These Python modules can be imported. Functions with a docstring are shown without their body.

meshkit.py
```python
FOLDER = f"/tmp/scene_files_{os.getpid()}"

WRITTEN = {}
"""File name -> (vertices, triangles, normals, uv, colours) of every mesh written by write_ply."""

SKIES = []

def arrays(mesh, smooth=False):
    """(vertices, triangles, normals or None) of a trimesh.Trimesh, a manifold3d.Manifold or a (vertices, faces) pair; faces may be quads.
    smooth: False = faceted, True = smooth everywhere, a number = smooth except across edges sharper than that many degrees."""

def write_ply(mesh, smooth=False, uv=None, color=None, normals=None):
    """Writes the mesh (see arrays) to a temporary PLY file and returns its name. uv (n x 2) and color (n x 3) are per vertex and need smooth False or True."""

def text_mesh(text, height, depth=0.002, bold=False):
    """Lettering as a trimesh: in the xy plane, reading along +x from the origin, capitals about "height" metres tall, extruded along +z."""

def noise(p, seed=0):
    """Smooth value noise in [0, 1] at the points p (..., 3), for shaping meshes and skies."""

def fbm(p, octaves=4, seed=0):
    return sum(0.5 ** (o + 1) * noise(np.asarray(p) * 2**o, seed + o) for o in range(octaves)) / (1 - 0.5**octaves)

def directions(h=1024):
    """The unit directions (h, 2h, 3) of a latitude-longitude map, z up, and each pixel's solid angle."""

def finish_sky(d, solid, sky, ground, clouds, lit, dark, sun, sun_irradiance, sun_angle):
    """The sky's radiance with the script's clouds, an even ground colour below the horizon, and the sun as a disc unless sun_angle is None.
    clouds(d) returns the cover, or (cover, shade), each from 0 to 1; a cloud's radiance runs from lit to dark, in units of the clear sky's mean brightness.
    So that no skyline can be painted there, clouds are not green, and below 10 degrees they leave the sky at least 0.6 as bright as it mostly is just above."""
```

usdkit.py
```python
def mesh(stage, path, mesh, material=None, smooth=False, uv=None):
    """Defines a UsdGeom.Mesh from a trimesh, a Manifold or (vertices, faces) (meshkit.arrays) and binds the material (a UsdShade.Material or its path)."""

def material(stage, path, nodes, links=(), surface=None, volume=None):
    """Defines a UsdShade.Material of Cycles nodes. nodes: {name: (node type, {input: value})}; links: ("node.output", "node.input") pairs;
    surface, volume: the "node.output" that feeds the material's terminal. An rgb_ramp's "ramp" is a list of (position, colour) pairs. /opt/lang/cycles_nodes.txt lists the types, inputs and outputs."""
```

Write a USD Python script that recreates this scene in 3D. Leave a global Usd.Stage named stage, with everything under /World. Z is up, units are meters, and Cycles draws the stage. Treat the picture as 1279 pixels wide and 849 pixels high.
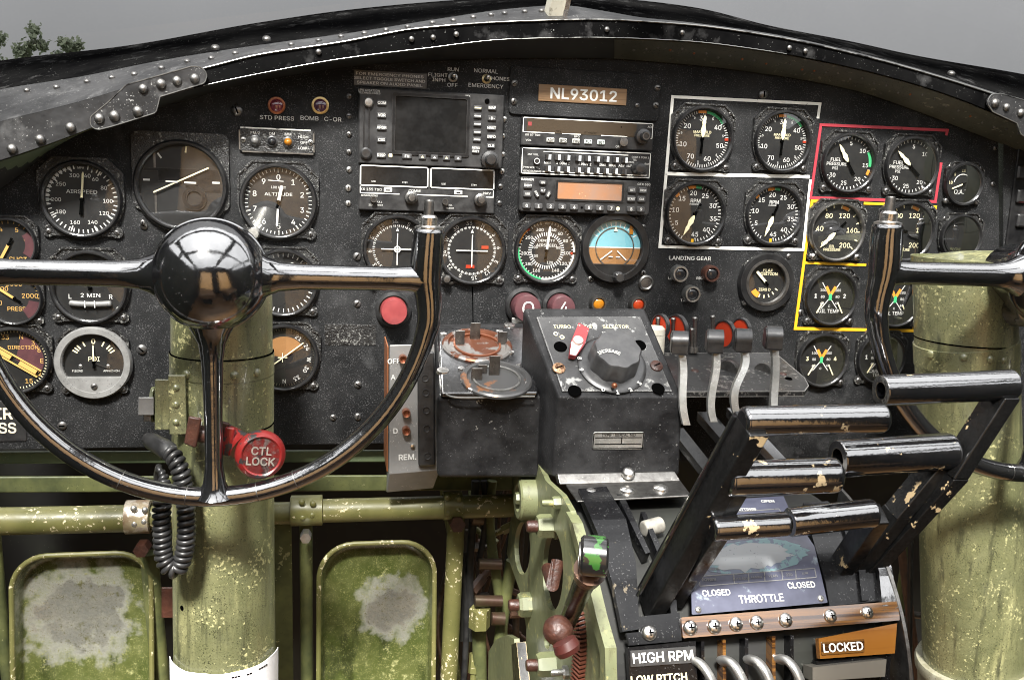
import math, random
import numpy as np, trimesh, usdkit, meshkit
from shapely.geometry import Polygon, Point, box as sbox, LineString
from shapely.ops import unary_union
from shapely import affinity
from pxr import Usd, UsdGeom, UsdLux, UsdShade, Gf, Sdf

rng = np.random.default_rng(7)
stage = Usd.Stage.CreateInMemory()
UsdGeom.SetStageUpAxis(stage, "Z")
stage.SetDefaultPrim(UsdGeom.Xform.Define(stage, "/World").GetPrim())
UsdGeom.Scope.Define(stage, "/World/Looks")

# ------------------------------------------------------------------ camera
FPX, UC, VC, DIST = 1150.0, 639.5, 424.5, 1.08          # focal length in photograph pixels
YAW, PITCH, ROLL = math.radians(11), math.radians(10), math.radians(2.2)
EXPOSURE = 1.5
CF = np.array([math.sin(YAW) * math.cos(PITCH), math.cos(YAW) * math.cos(PITCH), -math.sin(PITCH)])
_r0 = np.array([math.cos(YAW), -math.sin(YAW), 0]); _u0 = np.cross(_r0, CF)
CR = _r0 * math.cos(ROLL) + _u0 * math.sin(ROLL); CU = _u0 * math.cos(ROLL) - _r0 * math.sin(ROLL)
CC = -DIST * CF
cam = UsdGeom.Camera.Define(stage, "/World/Camera")
cam.CreateHorizontalApertureAttr(36.0); cam.CreateFocalLengthAttr(36.0 * FPX / 1279)
cam.CreateExposureAttr(EXPOSURE); cam.CreateClippingRangeAttr((0.02, 5000.0))
_m = np.eye(4); _m[0, :3], _m[1, :3], _m[2, :3], _m[3, :3] = CR, CU, -CF, CC
cam.AddTransformOp().Set(Gf.Matrix4d(*_m.ravel().tolist()))

# ------------------------------------------------------------------ sky and soft daylight of an overcast day
SUN_EL, SUN_DIR = math.radians(50), np.array([-0.16, -0.6, 0])
SUN_ROT = math.atan2(SUN_DIR[0], SUN_DIR[1])
dome = UsdLux.DomeLight.Define(stage, "/World/sky")
SKY = usdkit.material(stage, "/World/Looks/sky_overcast", {
    "tc": ("texture_coordinate", {}), "sep": ("separate_xyz", {}),
    "up": ("map_range", {"from_min": -0.05, "from_max": 1.0, "to_min": 0.48, "to_max": 1.7, "clamp": True}),
    "n": ("noise_texture", {"scale": 2.2, "detail": 5.0, "roughness": 0.5}),
    "nr": ("map_range", {"from_min": 0.3, "from_max": 0.7, "to_min": 0.85, "to_max": 1.15, "clamp": True}),
    "mul": ("math", {"math_type": "multiply"}),
    "grey": ("combine_color", {}),
    "g2": ("math", {"math_type": "multiply", "value2": 7.2}),
    "g3": ("math", {"math_type": "multiply", "value2": 7.25}),
    "sky": ("sky_texture", {"sky_type": "single_scattering", "sun_disc": False, "sun_elevation": SUN_EL, "sun_rotation": SUN_ROT}),
    "mx": ("mix_color", {"fac": 0.96, "use_clamp": False}),
    "bg": ("background_shader", {"strength": 0.11})},
    [("tc.generated", "sep.vector"), ("sep.z", "up.value"), ("tc.generated", "n.vector"), ("n.fac", "nr.value"),
     ("up.result", "mul.value1"), ("nr.result", "mul.value2"), ("mul.value", "g2.value1"), ("mul.value", "g3.value1"),
     ("g2.value", "grey.r"), ("g2.value", "grey.g"), ("g3.value", "grey.b"),
     ("sky.color", "mx.a"), ("grey.color", "mx.b"), ("mx.result", "bg.color")], surface="bg.background")
UsdShade.MaterialBindingAPI.Apply(dome.GetPrim()).Bind(SKY)
sun = UsdLux.DistantLight.Define(stage, "/World/sun")
sun.CreateIntensityAttr(1.1); sun.CreateAngleAttr(9.0); sun.CreateNormalizeAttr(True); sun.CreateColorAttr(Gf.Vec3f(1, .97, .92))
_d = np.array([SUN_DIR[0], SUN_DIR[1], 0]) / np.linalg.norm(SUN_DIR) * math.cos(SUN_EL) + np.array([0, 0, math.sin(SUN_EL)])
_a = np.cross([0, 0, 1.0], _d); _a /= np.linalg.norm(_a); _b = np.cross(_d, _a)
_m = np.eye(4); _m[0, :3], _m[1, :3], _m[2, :3] = _a, _b, _d
sun.AddTransformOp().Set(Gf.Matrix4d(*_m.ravel().tolist()))
for pth, kd, lb in (("/World/sky", "structure", "pale grey overcast sky beyond the windshield"),):
    stage.GetPrimAtPath(pth).SetCustomDataByKey("kind", kd); stage.GetPrimAtPath(pth).SetCustomDataByKey("label", lb); stage.GetPrimAtPath(pth).SetCustomDataByKey("category", "sky")

# ------------------------------------------------------------------ where a sight line meets a plane of the cockpit
def ray(u, v):
    d = CF + CR * (u - UC) / FPX + CU * (VC - v) / FPX
    return d
def P(u, v, y=0.0):
    d = ray(u, v); return CC + d * ((y - CC[1]) / d[1])
def PX(u, v, x):
    d = ray(u, v); return CC + d * ((x - CC[0]) / d[0])
class Plane:
    def __init__(s, a, b, c):                      # a, b along +x of the plane; c away "up" the plane
        s.o = np.array(a, float); s.X = (b - a) / np.linalg.norm(b - a)
        n = np.cross(s.X, c - a); s.N = n / np.linalg.norm(n); s.Y = np.cross(s.N, s.X)
        if np.dot(s.N, CC - s.o) < 0: s.N, s.Y = -s.N, -s.Y
    def at(s, u, v, h=0.0):
        d = ray(u, v); o = s.o + s.N * h
        return CC + d * (np.dot(o - CC, s.N) / np.dot(d, s.N))
    def loc(s, u, v):
        p = s.at(u, v) - s.o; return np.array([p @ s.X, p @ s.Y])
    def place(s, mesh, o=None):
        m = np.eye(4); m[:3, 0], m[:3, 1], m[:3, 2], m[:3, 3] = s.X, s.Y, s.N, s.o if o is None else o
        mesh = mesh.copy(); mesh.apply_transform(m); return mesh
def S(p):                                           # metres per photograph pixel at a point
    return float(np.dot(np.asarray(p) - CC, CF)) / FPX

# ------------------------------------------------------------------ shapes
def mk(v, f): return trimesh.Trimesh(np.asarray(v, float), np.asarray(f, int), process=False)
def cat(ms): return ms[0] if len(ms) == 1 else trimesh.util.concatenate(ms)
def prism(poly, z0, z1):
    if not isinstance(poly, (Polygon,)) and not hasattr(poly, "geoms"): poly = Polygon(poly)
    gs = getattr(poly, "geoms", [poly]); out = []
    for g in gs:
        if g.area < 1e-12: continue
        m = trimesh.creation.extrude_polygon(g, z1 - z0, engine="earcut"); m.apply_translation([0, 0, z0]); out.append(m)
    return cat(out)
def rrect(w, h, r, cx=0, cy=0, q=5):
    r = min(r, w / 2 - 1e-6, h / 2 - 1e-6); return sbox(cx - w / 2 + r, cy - h / 2 + r, cx + w / 2 - r, cy + h / 2 - r).buffer(r, quad_segs=q)
def hull(pts, r=0.0, sub=1):
    pts = np.asarray(pts, float)
    if r > 0:
        s = trimesh.creation.icosphere(sub, r).vertices
        pts = (pts[:, None] + s[None]).reshape(-1, 3)
    m = trimesh.convex.convex_hull(pts); return mk(m.vertices, m.faces)
def bevel_box(w, h, z0, z1, c, cx=0, cy=0, r=0.0):
    """A button or plate standing from z0 to z1 with its front edge bevelled."""
    if r > 0:
        a = np.array(rrect(w, h, r, cx, cy, 3).exterior.coords)[:-1]; b = np.array(rrect(w - 2 * c, h - 2 * c, max(r - c, 1e-5), cx, cy, 3).exterior.coords)[:-1]
    else:
        a = np.array([[-w / 2, -h / 2], [w / 2, -h / 2], [w / 2, h / 2], [-w / 2, h / 2]]) + [cx, cy]; b = (a - [cx, cy]) * [1 - 2 * c / w, 1 - 2 * c / h] + [cx, cy]
    return hull(np.vstack([np.c_[a, np.full(len(a), z0)], np.c_[a, np.full(len(a), z1 - c)], np.c_[b, np.full(len(b), z1)]]))
def lathe(prof, n=32, flute=None):
    """Profile of (r, z) round the z axis."""
    prof = np.asarray(prof, float); t = np.arange(n) * 2 * np.pi / n; k = len(prof)
    rr = prof[:, 0][:, None] * (np.ones(n)[None] if flute is None else flute(t)[None])
    v = np.stack([rr * np.cos(t), rr * np.sin(t), np.repeat(prof[:, 1][:, None], n, 1)], -1).reshape(-1, 3)
    f = []
    for i in range(k - 1):
        for j in range(n):
            a, b, c, d = i * n + j, i * n + (j + 1) % n, (i + 1) * n + (j + 1) % n, (i + 1) * n + j
            f += [[a, b, c], [a, c, d]]
    m = trimesh.Trimesh(v, f, process=False); m.merge_vertices(); m.update_faces(m.nondegenerate_faces()); return mk(m.vertices, m.faces)
def frame_to(d, up=(0, 0, 1.0)):
    d = np.asarray(d, float) / np.linalg.norm(d); a = np.cross(up, d)
    if np.linalg.norm(a) < 1e-3: a = np.cross([0, 1.0, 0], d)
    a /= np.linalg.norm(a); return a, np.cross(d, a), d
def aim(mesh, o, d, up=(0, 0, 1.0)):
    """Turns a mesh so that its z axis points along d, and moves it to o."""
    a, b, d = frame_to(d, up); m = np.eye(4); m[:3, 0], m[:3, 1], m[:3, 2], m[:3, 3] = a, b, d, o
    mesh = mesh.copy(); mesh.apply_transform(m); return mesh
def spline(pts, n):
    pts = np.asarray(pts, float)
    if len(pts) == 2: return pts[0] + (pts[1] - pts[0]) * np.linspace(0, 1, n)[:, None]
    from scipy.interpolate import CubicSpline
    t = np.r_[0, np.cumsum(np.linalg.norm(np.diff(pts[:, :3], axis=0), axis=1) ** .5)]; return CubicSpline(t, pts)(np.linspace(0, t[-1], n))
def tube(path, rad, n=16, caps=True, dome=0.0, flat=None):
    """Round bar along a path; rad one radius or one per point; dome > 0 rounds the ends; flat = (a, b) makes the section an ellipse."""
    p = np.asarray(path, float); r = np.broadcast_to(np.asarray(rad, float), (len(p),)).copy()
    if dome > 0:
        for end in (0, -1):
            d = p[end] - p[1 if end == 0 else -2]; d /= np.linalg.norm(d); rr = r[end] * dome
            ang = np.linspace(0, np.pi / 2 * .97, 6)[1:]
            ex = p[end] + d * (rr * np.sin(ang))[:, None]; er = r[end] * (1 - dome) + rr * np.cos(ang) if dome < 1 else r[end] * np.cos(ang)
            if end == 0: p = np.vstack([ex[::-1], p]); r = np.r_[er[::-1], r]
            else: p = np.vstack([p, ex]); r = np.r_[r, er]
    t = np.gradient(p, axis=0); t /= np.linalg.norm(t, axis=1, keepdims=True) + 1e-12
    a = np.cross(t[0], [0.01, -1, 0.02]); a = a if np.linalg.norm(a) > .1 else np.cross(t[0], [1.0, 0, 0]); a /= np.linalg.norm(a)
    th = np.arange(n) * 2 * np.pi / n; v = []
    for i in range(len(p)):
        a = a - t[i] * (a @ t[i]); a /= np.linalg.norm(a); b = np.cross(t[i], a); fa, fb = flat or (1, 1)
        v.append(p[i] + r[i] * (np.cos(th)[:, None] * a * fa + np.sin(th)[:, None] * b * fb))
    v = np.vstack(v); k = len(p); i, j = np.meshgrid(np.arange(k - 1), np.arange(n), indexing="ij")
    q = np.stack([i * n + j, i * n + (j + 1) % n, (i + 1) * n + (j + 1) % n, (i + 1) * n + j], -1).reshape(-1, 4)
    f = np.vstack([q[:, [0, 1, 2]], q[:, [0, 2, 3]]])
    if caps:
        c0, c1 = len(v), len(v) + 1; v = np.vstack([v, p[0], p[-1]]); jj = np.arange(n); o = (k - 1) * n
        f = np.vstack([f, np.c_[np.full(n, c0), (jj + 1) % n, jj], np.c_[np.full(n, c1), o + jj, o + (jj + 1) % n]])
    return mk(v, f)
def pipe(path, r0, r1, n=20):
    """A hollow straight tube with an open, rimmed end."""
    p = np.asarray(path, float); L = np.linalg.norm(p[1] - p[0])
    return aim(lathe([(0, .02), (r1, .02), (r1, 0), (r0 * .96, 0), (r0, r0 * .06), (r0, L - r0 * .25), (r0 * .93, L - r0 * .08), (r0 * .8, L), (0, L)], n), p[0], p[1] - p[0])
def ribbon(A, B, th):
    """A sheet of thickness th between two polylines with the same number of points, thickened away from the viewer."""
    A, B = np.asarray(A, float), np.asarray(B, float); n = len(A)
    nr = np.cross(np.gradient(A, axis=0), B - A); nr /= np.linalg.norm(nr, axis=1, keepdims=True)
    if np.mean(np.einsum("ij,ij->i", nr, CC - A)) < 0: nr = -nr
    v = np.vstack([A, B, A - nr * th, B - nr * th]); f = []
    for i in range(n - 1):
        for a, b in ((0, n), (n, 3 * n), (3 * n, 2 * n), (2 * n, 0)):
            f += [[a + i, a + i + 1, b + i + 1], [a + i, b + i + 1, b + i]]
    f += [[0, n, 3 * n], [0, 3 * n, 2 * n], [n - 1, 3 * n - 1, 4 * n - 1], [n - 1, 4 * n - 1, 2 * n - 1]] 
    m = mk(v, f); trimesh.repair.fix_normals(m); return m
_txt = {}
def text(s, h, cx=0, cy=0, z=0, depth=.0002, bold=False, ang=0.0, sx=1.0, anchor="c"):
    k = (s, bold)
    if k not in _txt: _txt[k] = meshkit.text_mesh(s, 1.0, 1.0, bold=bold)
    m = _txt[k].copy(); b = m.bounds
    m.apply_translation([-(b[0, 0] + b[1, 0]) / 2 if anchor == "c" else -b[0, 0], -.5, 0]); m.apply_scale([h * sx, h, depth])
    if ang: m.apply_transform(trimesh.transformations.rotation_matrix(ang, [0, 0, 1]))
    m.apply_translation([cx, cy, z]); return m
def bar(x0, y0, x1, y1, w, z0, z1):
    return prism(LineString([(x0, y0), (x1, y1)]).buffer(w / 2, cap_style=2), z0, z1)
def ring(r0, r1, z0, z1, n=40):
    return lathe([(r0, z0), (r1, z0), (r1, z1), (r0, z1), (r0, z0)], n)

# ------------------------------------------------------------------ things, parts and sub-parts
GROUPS = {"mixture_lever": "black knobbed upright levers", "throttle_lever": "throttle levers with tube grips", "switch_guard": "red guard discs behind the levers", "toggle_stick": "thin toggle sticks behind the levers", "landing_gear_light": "landing gear lights", "warning_light": "round warning lights", "feather_button": "maroon push buttons",
    "tree": "trees beyond the windshield", "pilot_seat": "tan pilot seats", "rudder_pedal": "rudder pedals", "control_yoke": "black half wheel yokes", "control_column": "olive control columns", "toggle_switch": "toggle switches above the display", "longeron": "green beams under the panel", "pedal_link": "olive struts beside the pedals", "thumb_disc": "steel discs on the lever deck"}
_used = {}
def numbered(parent, name):
    k = (parent, name); i = _used.get(k, 0); _used[k] = i + 1
    return f"{parent}/{name}" if i == 0 else f"{parent}/{name}_{i:03d}"
class T:
    """One thing: an Xform directly under /World whose meshes are its parts. frame 'panel' takes local x right, y up, z towards the pilots."""
    def __init__(s, name, label, category, loc=(0, 0, 0), group=None, kind=None, frame=None):
        s.path = numbered("/World", name); group = group or GROUPS.get(name, "round instruments on the panel" if frame == "panel" and ("gauge" in name or "indicator" in name or name.endswith(("_dial", "meter", "_horizon"))) else None); x = UsdGeom.Xform.Define(stage, s.path); s.prim = x.GetPrim()
        s.o = np.asarray(loc, float); x.AddTranslateOp().Set(Gf.Vec3d(*s.o.tolist())); s.panel = frame == "panel"
        if s.panel: x.AddRotateXOp().Set(90.0)
        if label: s.prim.SetCustomDataByKey("label", label)
        if category: s.prim.SetCustomDataByKey("category", category)
        if group: s.prim.SetCustomDataByKey("group", group)
        if kind: s.prim.SetCustomDataByKey("kind", kind)
        s.acc = {}; s.y = s.o[1]; s.s = S(s.o)
    def L(s, u, v):                                  # panel-local x, y of a sight line
        p = P(u, v, s.y) - s.o; return p[0], p[2]
    def add(s, part, mesh, mat, smooth=35, parent=None, label=None, kind=None):
        path = numbered(parent or s.path, part)
        if not s.panel: mesh = mesh.copy(); mesh.apply_translation(-s.o)
        m = usdkit.mesh(stage, path, mesh, mat, smooth=smooth)
        if label: m.GetPrim().SetCustomDataByKey("label", label)
        if kind: m.GetPrim().SetCustomDataByKey("kind", kind)
        return path
    def put(s, part, mesh, mat, parent=None): s.acc.setdefault((part, mat, parent), []).append(mesh)
    def done(s):
        for (part, mat, parent), ms in s.acc.items(): s.add(part, cat(ms), mat, smooth=False, parent=parent)
        s.acc = {}
def one(name, label, category, mesh, mat, smooth=35, group=None, kind=None):
    """A thing that is a single mesh."""
    path = numbered("/World", name); group = group or GROUPS.get(name); m = usdkit.mesh(stage, path, mesh, mat, smooth=smooth); p = m.GetPrim()
    for k, x in (("label", label), ("category", category), ("group", group), ("kind", kind)):
        if x: p.SetCustomDataByKey(k, x)
    return path

# ------------------------------------------------------------------ materials
def M(name, base, rough=.5, metal=0.0, ior=1.5, var=None, wear=None, speck=None, bump=None, edge=None, rvar=None, coat=0.0, emit=None, spot=None, streak=None, spec=.5):
    """base colour with broad tone changes (var: scale, second colour), worn patches (wear: scale, threshold, colour[, metal, softness]), specks (scale, threshold, colour),
    worn edges (edge: radius, threshold, colour), a pale spot of wear and painted reflection round a point (spot: point, radius, colour, ragged scale) and fine relief (bump: scale, distance)."""
    N = {"g": ("geometry", {}), "p": ("principled_bsdf", {"roughness": rough, "metallic": metal, "ior": ior, "coat_weight": coat, "coat_roughness": .05, "specular_ior_level": spec, "base_color": base})}; Lk = []; col = None; seed = (sum(map(ord, name)) % 97) * .37
    N["mp"] = ("mapping", {"location": (seed, seed * 2, seed * 3)}); Lk.append(("g.position", "mp.vector"))
    def mask(key, scale, thr, soft, detail=4.0, clump=0.0):
        N[key] = ("noise_texture", {"scale": scale, "detail": detail, "roughness": .62}); Lk.append(("mp.vector", key + ".vector")); fac = key + ".fac"
        if clump:                                    # lets the marks gather in drifts instead of an even sprinkle
            N[key + "c"] = ("noise_texture", {"scale": scale / 9, "detail": 3.0, "roughness": .6}); N[key + "b"] = ("math", {"math_type": "multiply_add", "value2": clump, "value3": -clump * .54}); N[key + "a"] = ("math", {"math_type": "add"})
            Lk.extend([("mp.vector", key + "c.vector"), (key + "c.fac", key + "b.value1"), (key + "b.value", key + "a.value1"), (fac, key + "a.value2")]); fac = key + "a.value"
        N[key + "m"] = ("map_range", {"from_min": thr, "from_max": thr + soft, "to_min": 0.0, "to_max": 1.0, "clamp": True}); Lk.append((fac, key + "m.value"))
        return key + "m.result"
    def layer(key, fac, c):
        nonlocal col
        N[key] = ("mix_color", {"a": base, "b": c}); Lk.append((fac, key + ".fac"))
        if col: Lk.append((col, key + ".a"))
        col = key + ".result"
    if var: layer("v_mix", mask("v", var[0], .38, .3), var[1])
    for i, sk in enumerate(streak if isinstance(streak, list) else [streak] if streak else []):
        N[f"sm{i}"] = ("mapping", {"scale": sk[0]}); Lk.append(("g.position", f"sm{i}.vector"))
        N[f"st{i}"] = ("noise_texture", {"scale": 1.0, "detail": 5.0, "roughness": .6}); Lk.append((f"sm{i}.vector", f"st{i}.vector"))
        N[f"str{i}"] = ("map_range", {"from_min": sk[1], "from_max": sk[1] + .12, "clamp": True}); Lk.append((f"st{i}.fac", f"str{i}.value")); layer(f"st{i}_mix", f"str{i}.result", sk[2])
    mf = None
    if spot:
        N["sv"] = ("vector_math", {"math_type": "distance", "vector2": tuple(map(float, spot[0]))}); Lk.append(("g.position", "sv.vector1"))
        N["sn"] = ("noise_texture", {"scale": spot[3], "detail": 5.0, "roughness": .6}); Lk.append(("mp.vector", "sn.vector"))
        N["sna"] = ("math", {"math_type": "multiply_add", "value2": spot[1] * 1.5, "value3": -spot[1] * .75}); Lk.append(("sn.fac", "sna.value1"))
        N["sa"] = ("math", {"math_type": "add"}); Lk += [("sv.value", "sa.value1"), ("sna.value", "sa.value2")]
        N["sr"] = ("map_range", {"from_min": spot[1], "from_max": spot[1] * .55, "to_min": 0.0, "to_max": 1.0, "clamp": True}); Lk.append(("sa.value", "sr.value"))
        layer("s_mix", "sr.result", spot[2]); mf = "sr.result"
    if wear:
        w = mask("w", wear[0], wear[1], wear[4] if len(wear) > 4 else .03, clump=.55); layer("w_mix", w, wear[2])
        if len(wear) > 3 and wear[3]: mf = mf or w
    if edge:
        N["bv"] = ("bevel", {"samples": 6, "radius": edge[0]}); N["dt"] = ("vector_math", {"math_type": "dot_product"}); Lk += [("bv.bevel", "dt.vector1"), ("g.normal", "dt.vector2")]
        en = mask("e", 260.0, .2, .6); N["eo"] = ("math", {"math_type": "multiply_add", "value2": .12, "value3": -.06}); Lk.append((en, "eo.value1"))
        N["ea"] = ("math", {"math_type": "subtract"}); Lk += [("dt.value", "ea.value1"), ("eo.value", "ea.value2")]
        N["er"] = ("map_range", {"from_min": 1 - edge[1], "from_max": 1 - edge[1] * 1.6, "to_min": 0.0, "to_max": 1.0, "clamp": True}); Lk.append(("ea.value", "er.value")); layer("e_mix", "er.result", edge[2]); mf = mf or "er.result"
    if speck: layer("k_mix", mask("k", speck[0], speck[1], .05, 2.0, .35), speck[2])
    if col: Lk.append((col, "p.base_color"))
    if mf and metal < .5:
        N["mm"] = ("math", {"math_type": "multiply", "value2": .8}); Lk += [(mf, "mm.value1"), ("mm.value", "p.metallic")]
    if rvar:
        N["rn"] = ("noise_texture", {"scale": rvar[0], "detail": 5.0, "roughness": .65}); Lk.append(("mp.vector", "rn.vector"))
        N["rr"] = ("map_range", {"from_min": .3, "from_max": .72, "to_min": rough, "to_max": rvar[1], "clamp": True}); Lk += [("rn.fac", "rr.value"), ("rr.result", "p.roughness")]
    if bump:
        N["bn"] = ("noise_texture", {"scale": bump[0], "detail": 3.0}); Lk.append(("mp.vector", "bn.vector"))
        N["bu"] = ("bump", {"distance": bump[1], "strength": .7}); Lk += [("bn.fac", "bu.height"), ("bu.normal", "p.normal")]
    if emit: N["p"][1].update(emission_color=emit[0], emission_strength=emit[1])
    return usdkit.material(stage, f"/World/Looks/{name}", N, Lk, surface="p.BSDF")
def pane(name, ior, tint=(1, 1, 1)):
    return usdkit.material(stage, f"/World/Looks/{name}", {"t": ("transparent_bsdf", {"color": tint}), "gl": ("glossy_bsdf", {"color": (1, 1, 1), "roughness": .02}), "f": ("fresnel", {"IOR": ior}), "m": ("mix_closure", {})},
        [("f.fac", "m.fac"), ("t.BSDF", "m.closure1"), ("gl.BSDF", "m.closure2")], surface="m.closure")

panel_black = M("panel_black", (.0085, .009, .0095), .50, ior=1.5, var=(11, (.024, .0245, .025)), wear=(30, .60, (.052, .053, .054), 0, .22), speck=(650, .585, (.075, .075, .076)), bump=(1300, .0010), rvar=(30, .36), spec=.14)
crinkle = M("crinkle_black", (.010, .010, .010), .36, var=(60, (.03, .03, .029)), speck=(330, .60, (.15, .15, .14)), bump=(600, .0016), rvar=(90, .22))
bezel_black = M("bezel_black", (.007, .007, .0075), .27, var=(40, (.016, .016, .016)), edge=(.0012, .12, (.12, .12, .12)), rvar=(80, .5), spec=.3)
bezel_grey = M("bezel_grey", (.20, .20, .195), .45, var=(50, (.13, .13, .125)), speck=(500, .62, (.07, .07, .07)))
dial_black = M("dial_black", (.006, .006, .006), .5, var=(60, (.014, .014, .0135)), speck=(700, .72, (.1, .1, .1)))
white = M("marking_white", (.62, .62, .59), .5, speck=(600, .66, (.35, .35, .33)))
cream = M("marking_cream", (.80, .74, .48), .5, speck=(600, .66, (.45, .42, .3)))
lumi = M("marking_amber", (.55, .34, .10), .5)
yellow = M("paint_yellow", (.60, .33, .012), .45, wear=(90, .66, (.3, .2, .03)))
red_paint = M("paint_red", (.36, .035, .05), .45, wear=(90, .66, (.2, .03, .03)))
frame_white = M("paint_white", (.78, .78, .73), .5, wear=(120, .66, (.2, .2, .2)))
green_arc = M("marking_green", (.05, .42, .16), .5)
orange_arc = M("marking_orange", (.75, .27, .03), .5)
steel = M("steel", (.52, .52, .50), .32, 1.0, var=(120, (.34, .33, .31)), rvar=(200, .5))
bright_steel = M("bright_steel", (.78, .77, .75), .18, 1.0, var=(90, (.55, .53, .5)), rvar=(120, .38))
dull_steel = M("dull_steel", (.22, .215, .205), .42, 1.0, var=(120, (.12, .115, .11)), speck=(700, .66, (.4, .39, .36)))
alu = M("worn_aluminium", (.60, .60, .57), .36, .85, var=(30, (.32, .32, .30)), speck=(500, .62, (.72, .72, .68)), bump=(400, .0004))
dark_screw = M("dark_screw", (.10, .10, .10), .38, .8, var=(200, (.22, .21, .2)))
enamel = M("black_enamel", (.004, .004, .0045), .06, ior=3.2, speck=(420, .70, (.10, .10, .10)), rvar=(55, .17), bump=(120, .00025))
enamel_worn = M("black_enamel_worn", (.004, .004, .0045), .06, ior=3.0, wear=(55, .655, (.42, .33, .20), 0, .015), edge=(.0022, .22, (.46, .36, .22)), rvar=(60, .18), bump=(160, .00025))
quad_black = M("quadrant_black", (.004, .004, .0045), .14, ior=1.6, wear=(90, .68, (.12, .10, .07), 0, .04), speck=(500, .64, (.06, .06, .06)), rvar=(60, .3), spec=.25)
enamel_arm = M("black_enamel_arm", (.004, .004, .004), .16, ior=1.65, wear=(70, .65, (.40, .30, .17), 0, .015), edge=(.0022, .2, (.50, .38, .20)), rvar=(60, .36), bump=(160, .0002), spec=.35)
bakelite = M("black_bakelite", (.012, .012, .0125), .28, ior=1.7, var=(90, (.028, .028, .028)), rvar=(100, .45))
radio_black = M("radio_black", (.016, .016, .0165), .45, var=(70, (.045, .045, .045)), edge=(.001, .2, (.10, .10, .10)), spec=.3)
radio_dark = M("radio_window", (.008, .008, .008), .14, ior=1.5, var=(60, (.016, .016, .016)))
button_grey = M("button_grey", (.055, .055, .056), .45, edge=(.0008, .2, (.14, .14, .14)))
amber_lcd = M("amber_lcd", (.30, .145, .075), .3, var=(35, (.24, .155, .115)), speck=(600, .7, (.6, .4, .2)))
olive = M("olive_paint", (.112, .118, .054), .30, ior=1.9, coat=.4, var=(16, (.17, .172, .082)), streak=[((34, 34, 5), .54, (.27, .265, .125)), ((90, 90, 9), .56, (.055, .058, .028))], wear=(260, .60, (.46, .44, .22), 0, .06), speck=(800, .585, (.028, .03, .012)), rvar=(50, .5), bump=(400, .0005))
olive_dark = M("olive_dark", (.055, .065, .026), .42, var=(25, (.13, .14, .05)), wear=(160, .64, (.30, .30, .15), 0, .05), speck=(800, .66, (.03, .03, .012)), rvar=(60, .6))
olive_rail = M("olive_rail", (.105, .105, .034), .28, var=(18, (.16, .15, .055)), wear=(210, .61, (.62, .55, .36), 0, .04), speck=(700, .66, (.05, .05, .02)), rvar=(60, .55))
zinc = M("zinc_chromate", (.15, .16, .078), .38, ior=1.65, var=(20, (.105, .12, .062)), streak=((70, 70, 12), .56, (.07, .07, .034)), wear=(90, .60, (.30, .28, .11), 0, .1), speck=(500, .60, (.10, .095, .045)), rvar=(60, .55))
green_skin = M("green_skin", (.06, .085, .045), .5, var=(20, (.09, .115, .06)), speck=(800, .68, (.18, .19, .13)))
cowl_black = M("cowl_black", (.0028, .0028, .003), .5, var=(14, (.008, .008, .008)), wear=(40, .56, (.045, .045, .045), 0, .2), speck=(520, .70, (.22, .22, .21)), rvar=(24, .4), bump=(700, .0003), spec=0.0)
cowl_sheet = M("cowl_sheet", (.012, .012, .0125), .32, .3, var=(14, (.045, .045, .046)), wear=(45, .58, (.09, .09, .09), 0, .2), speck=(520, .66, (.3, .3, .29)), rvar=(18, .5), bump=(26, .0035))
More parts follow.
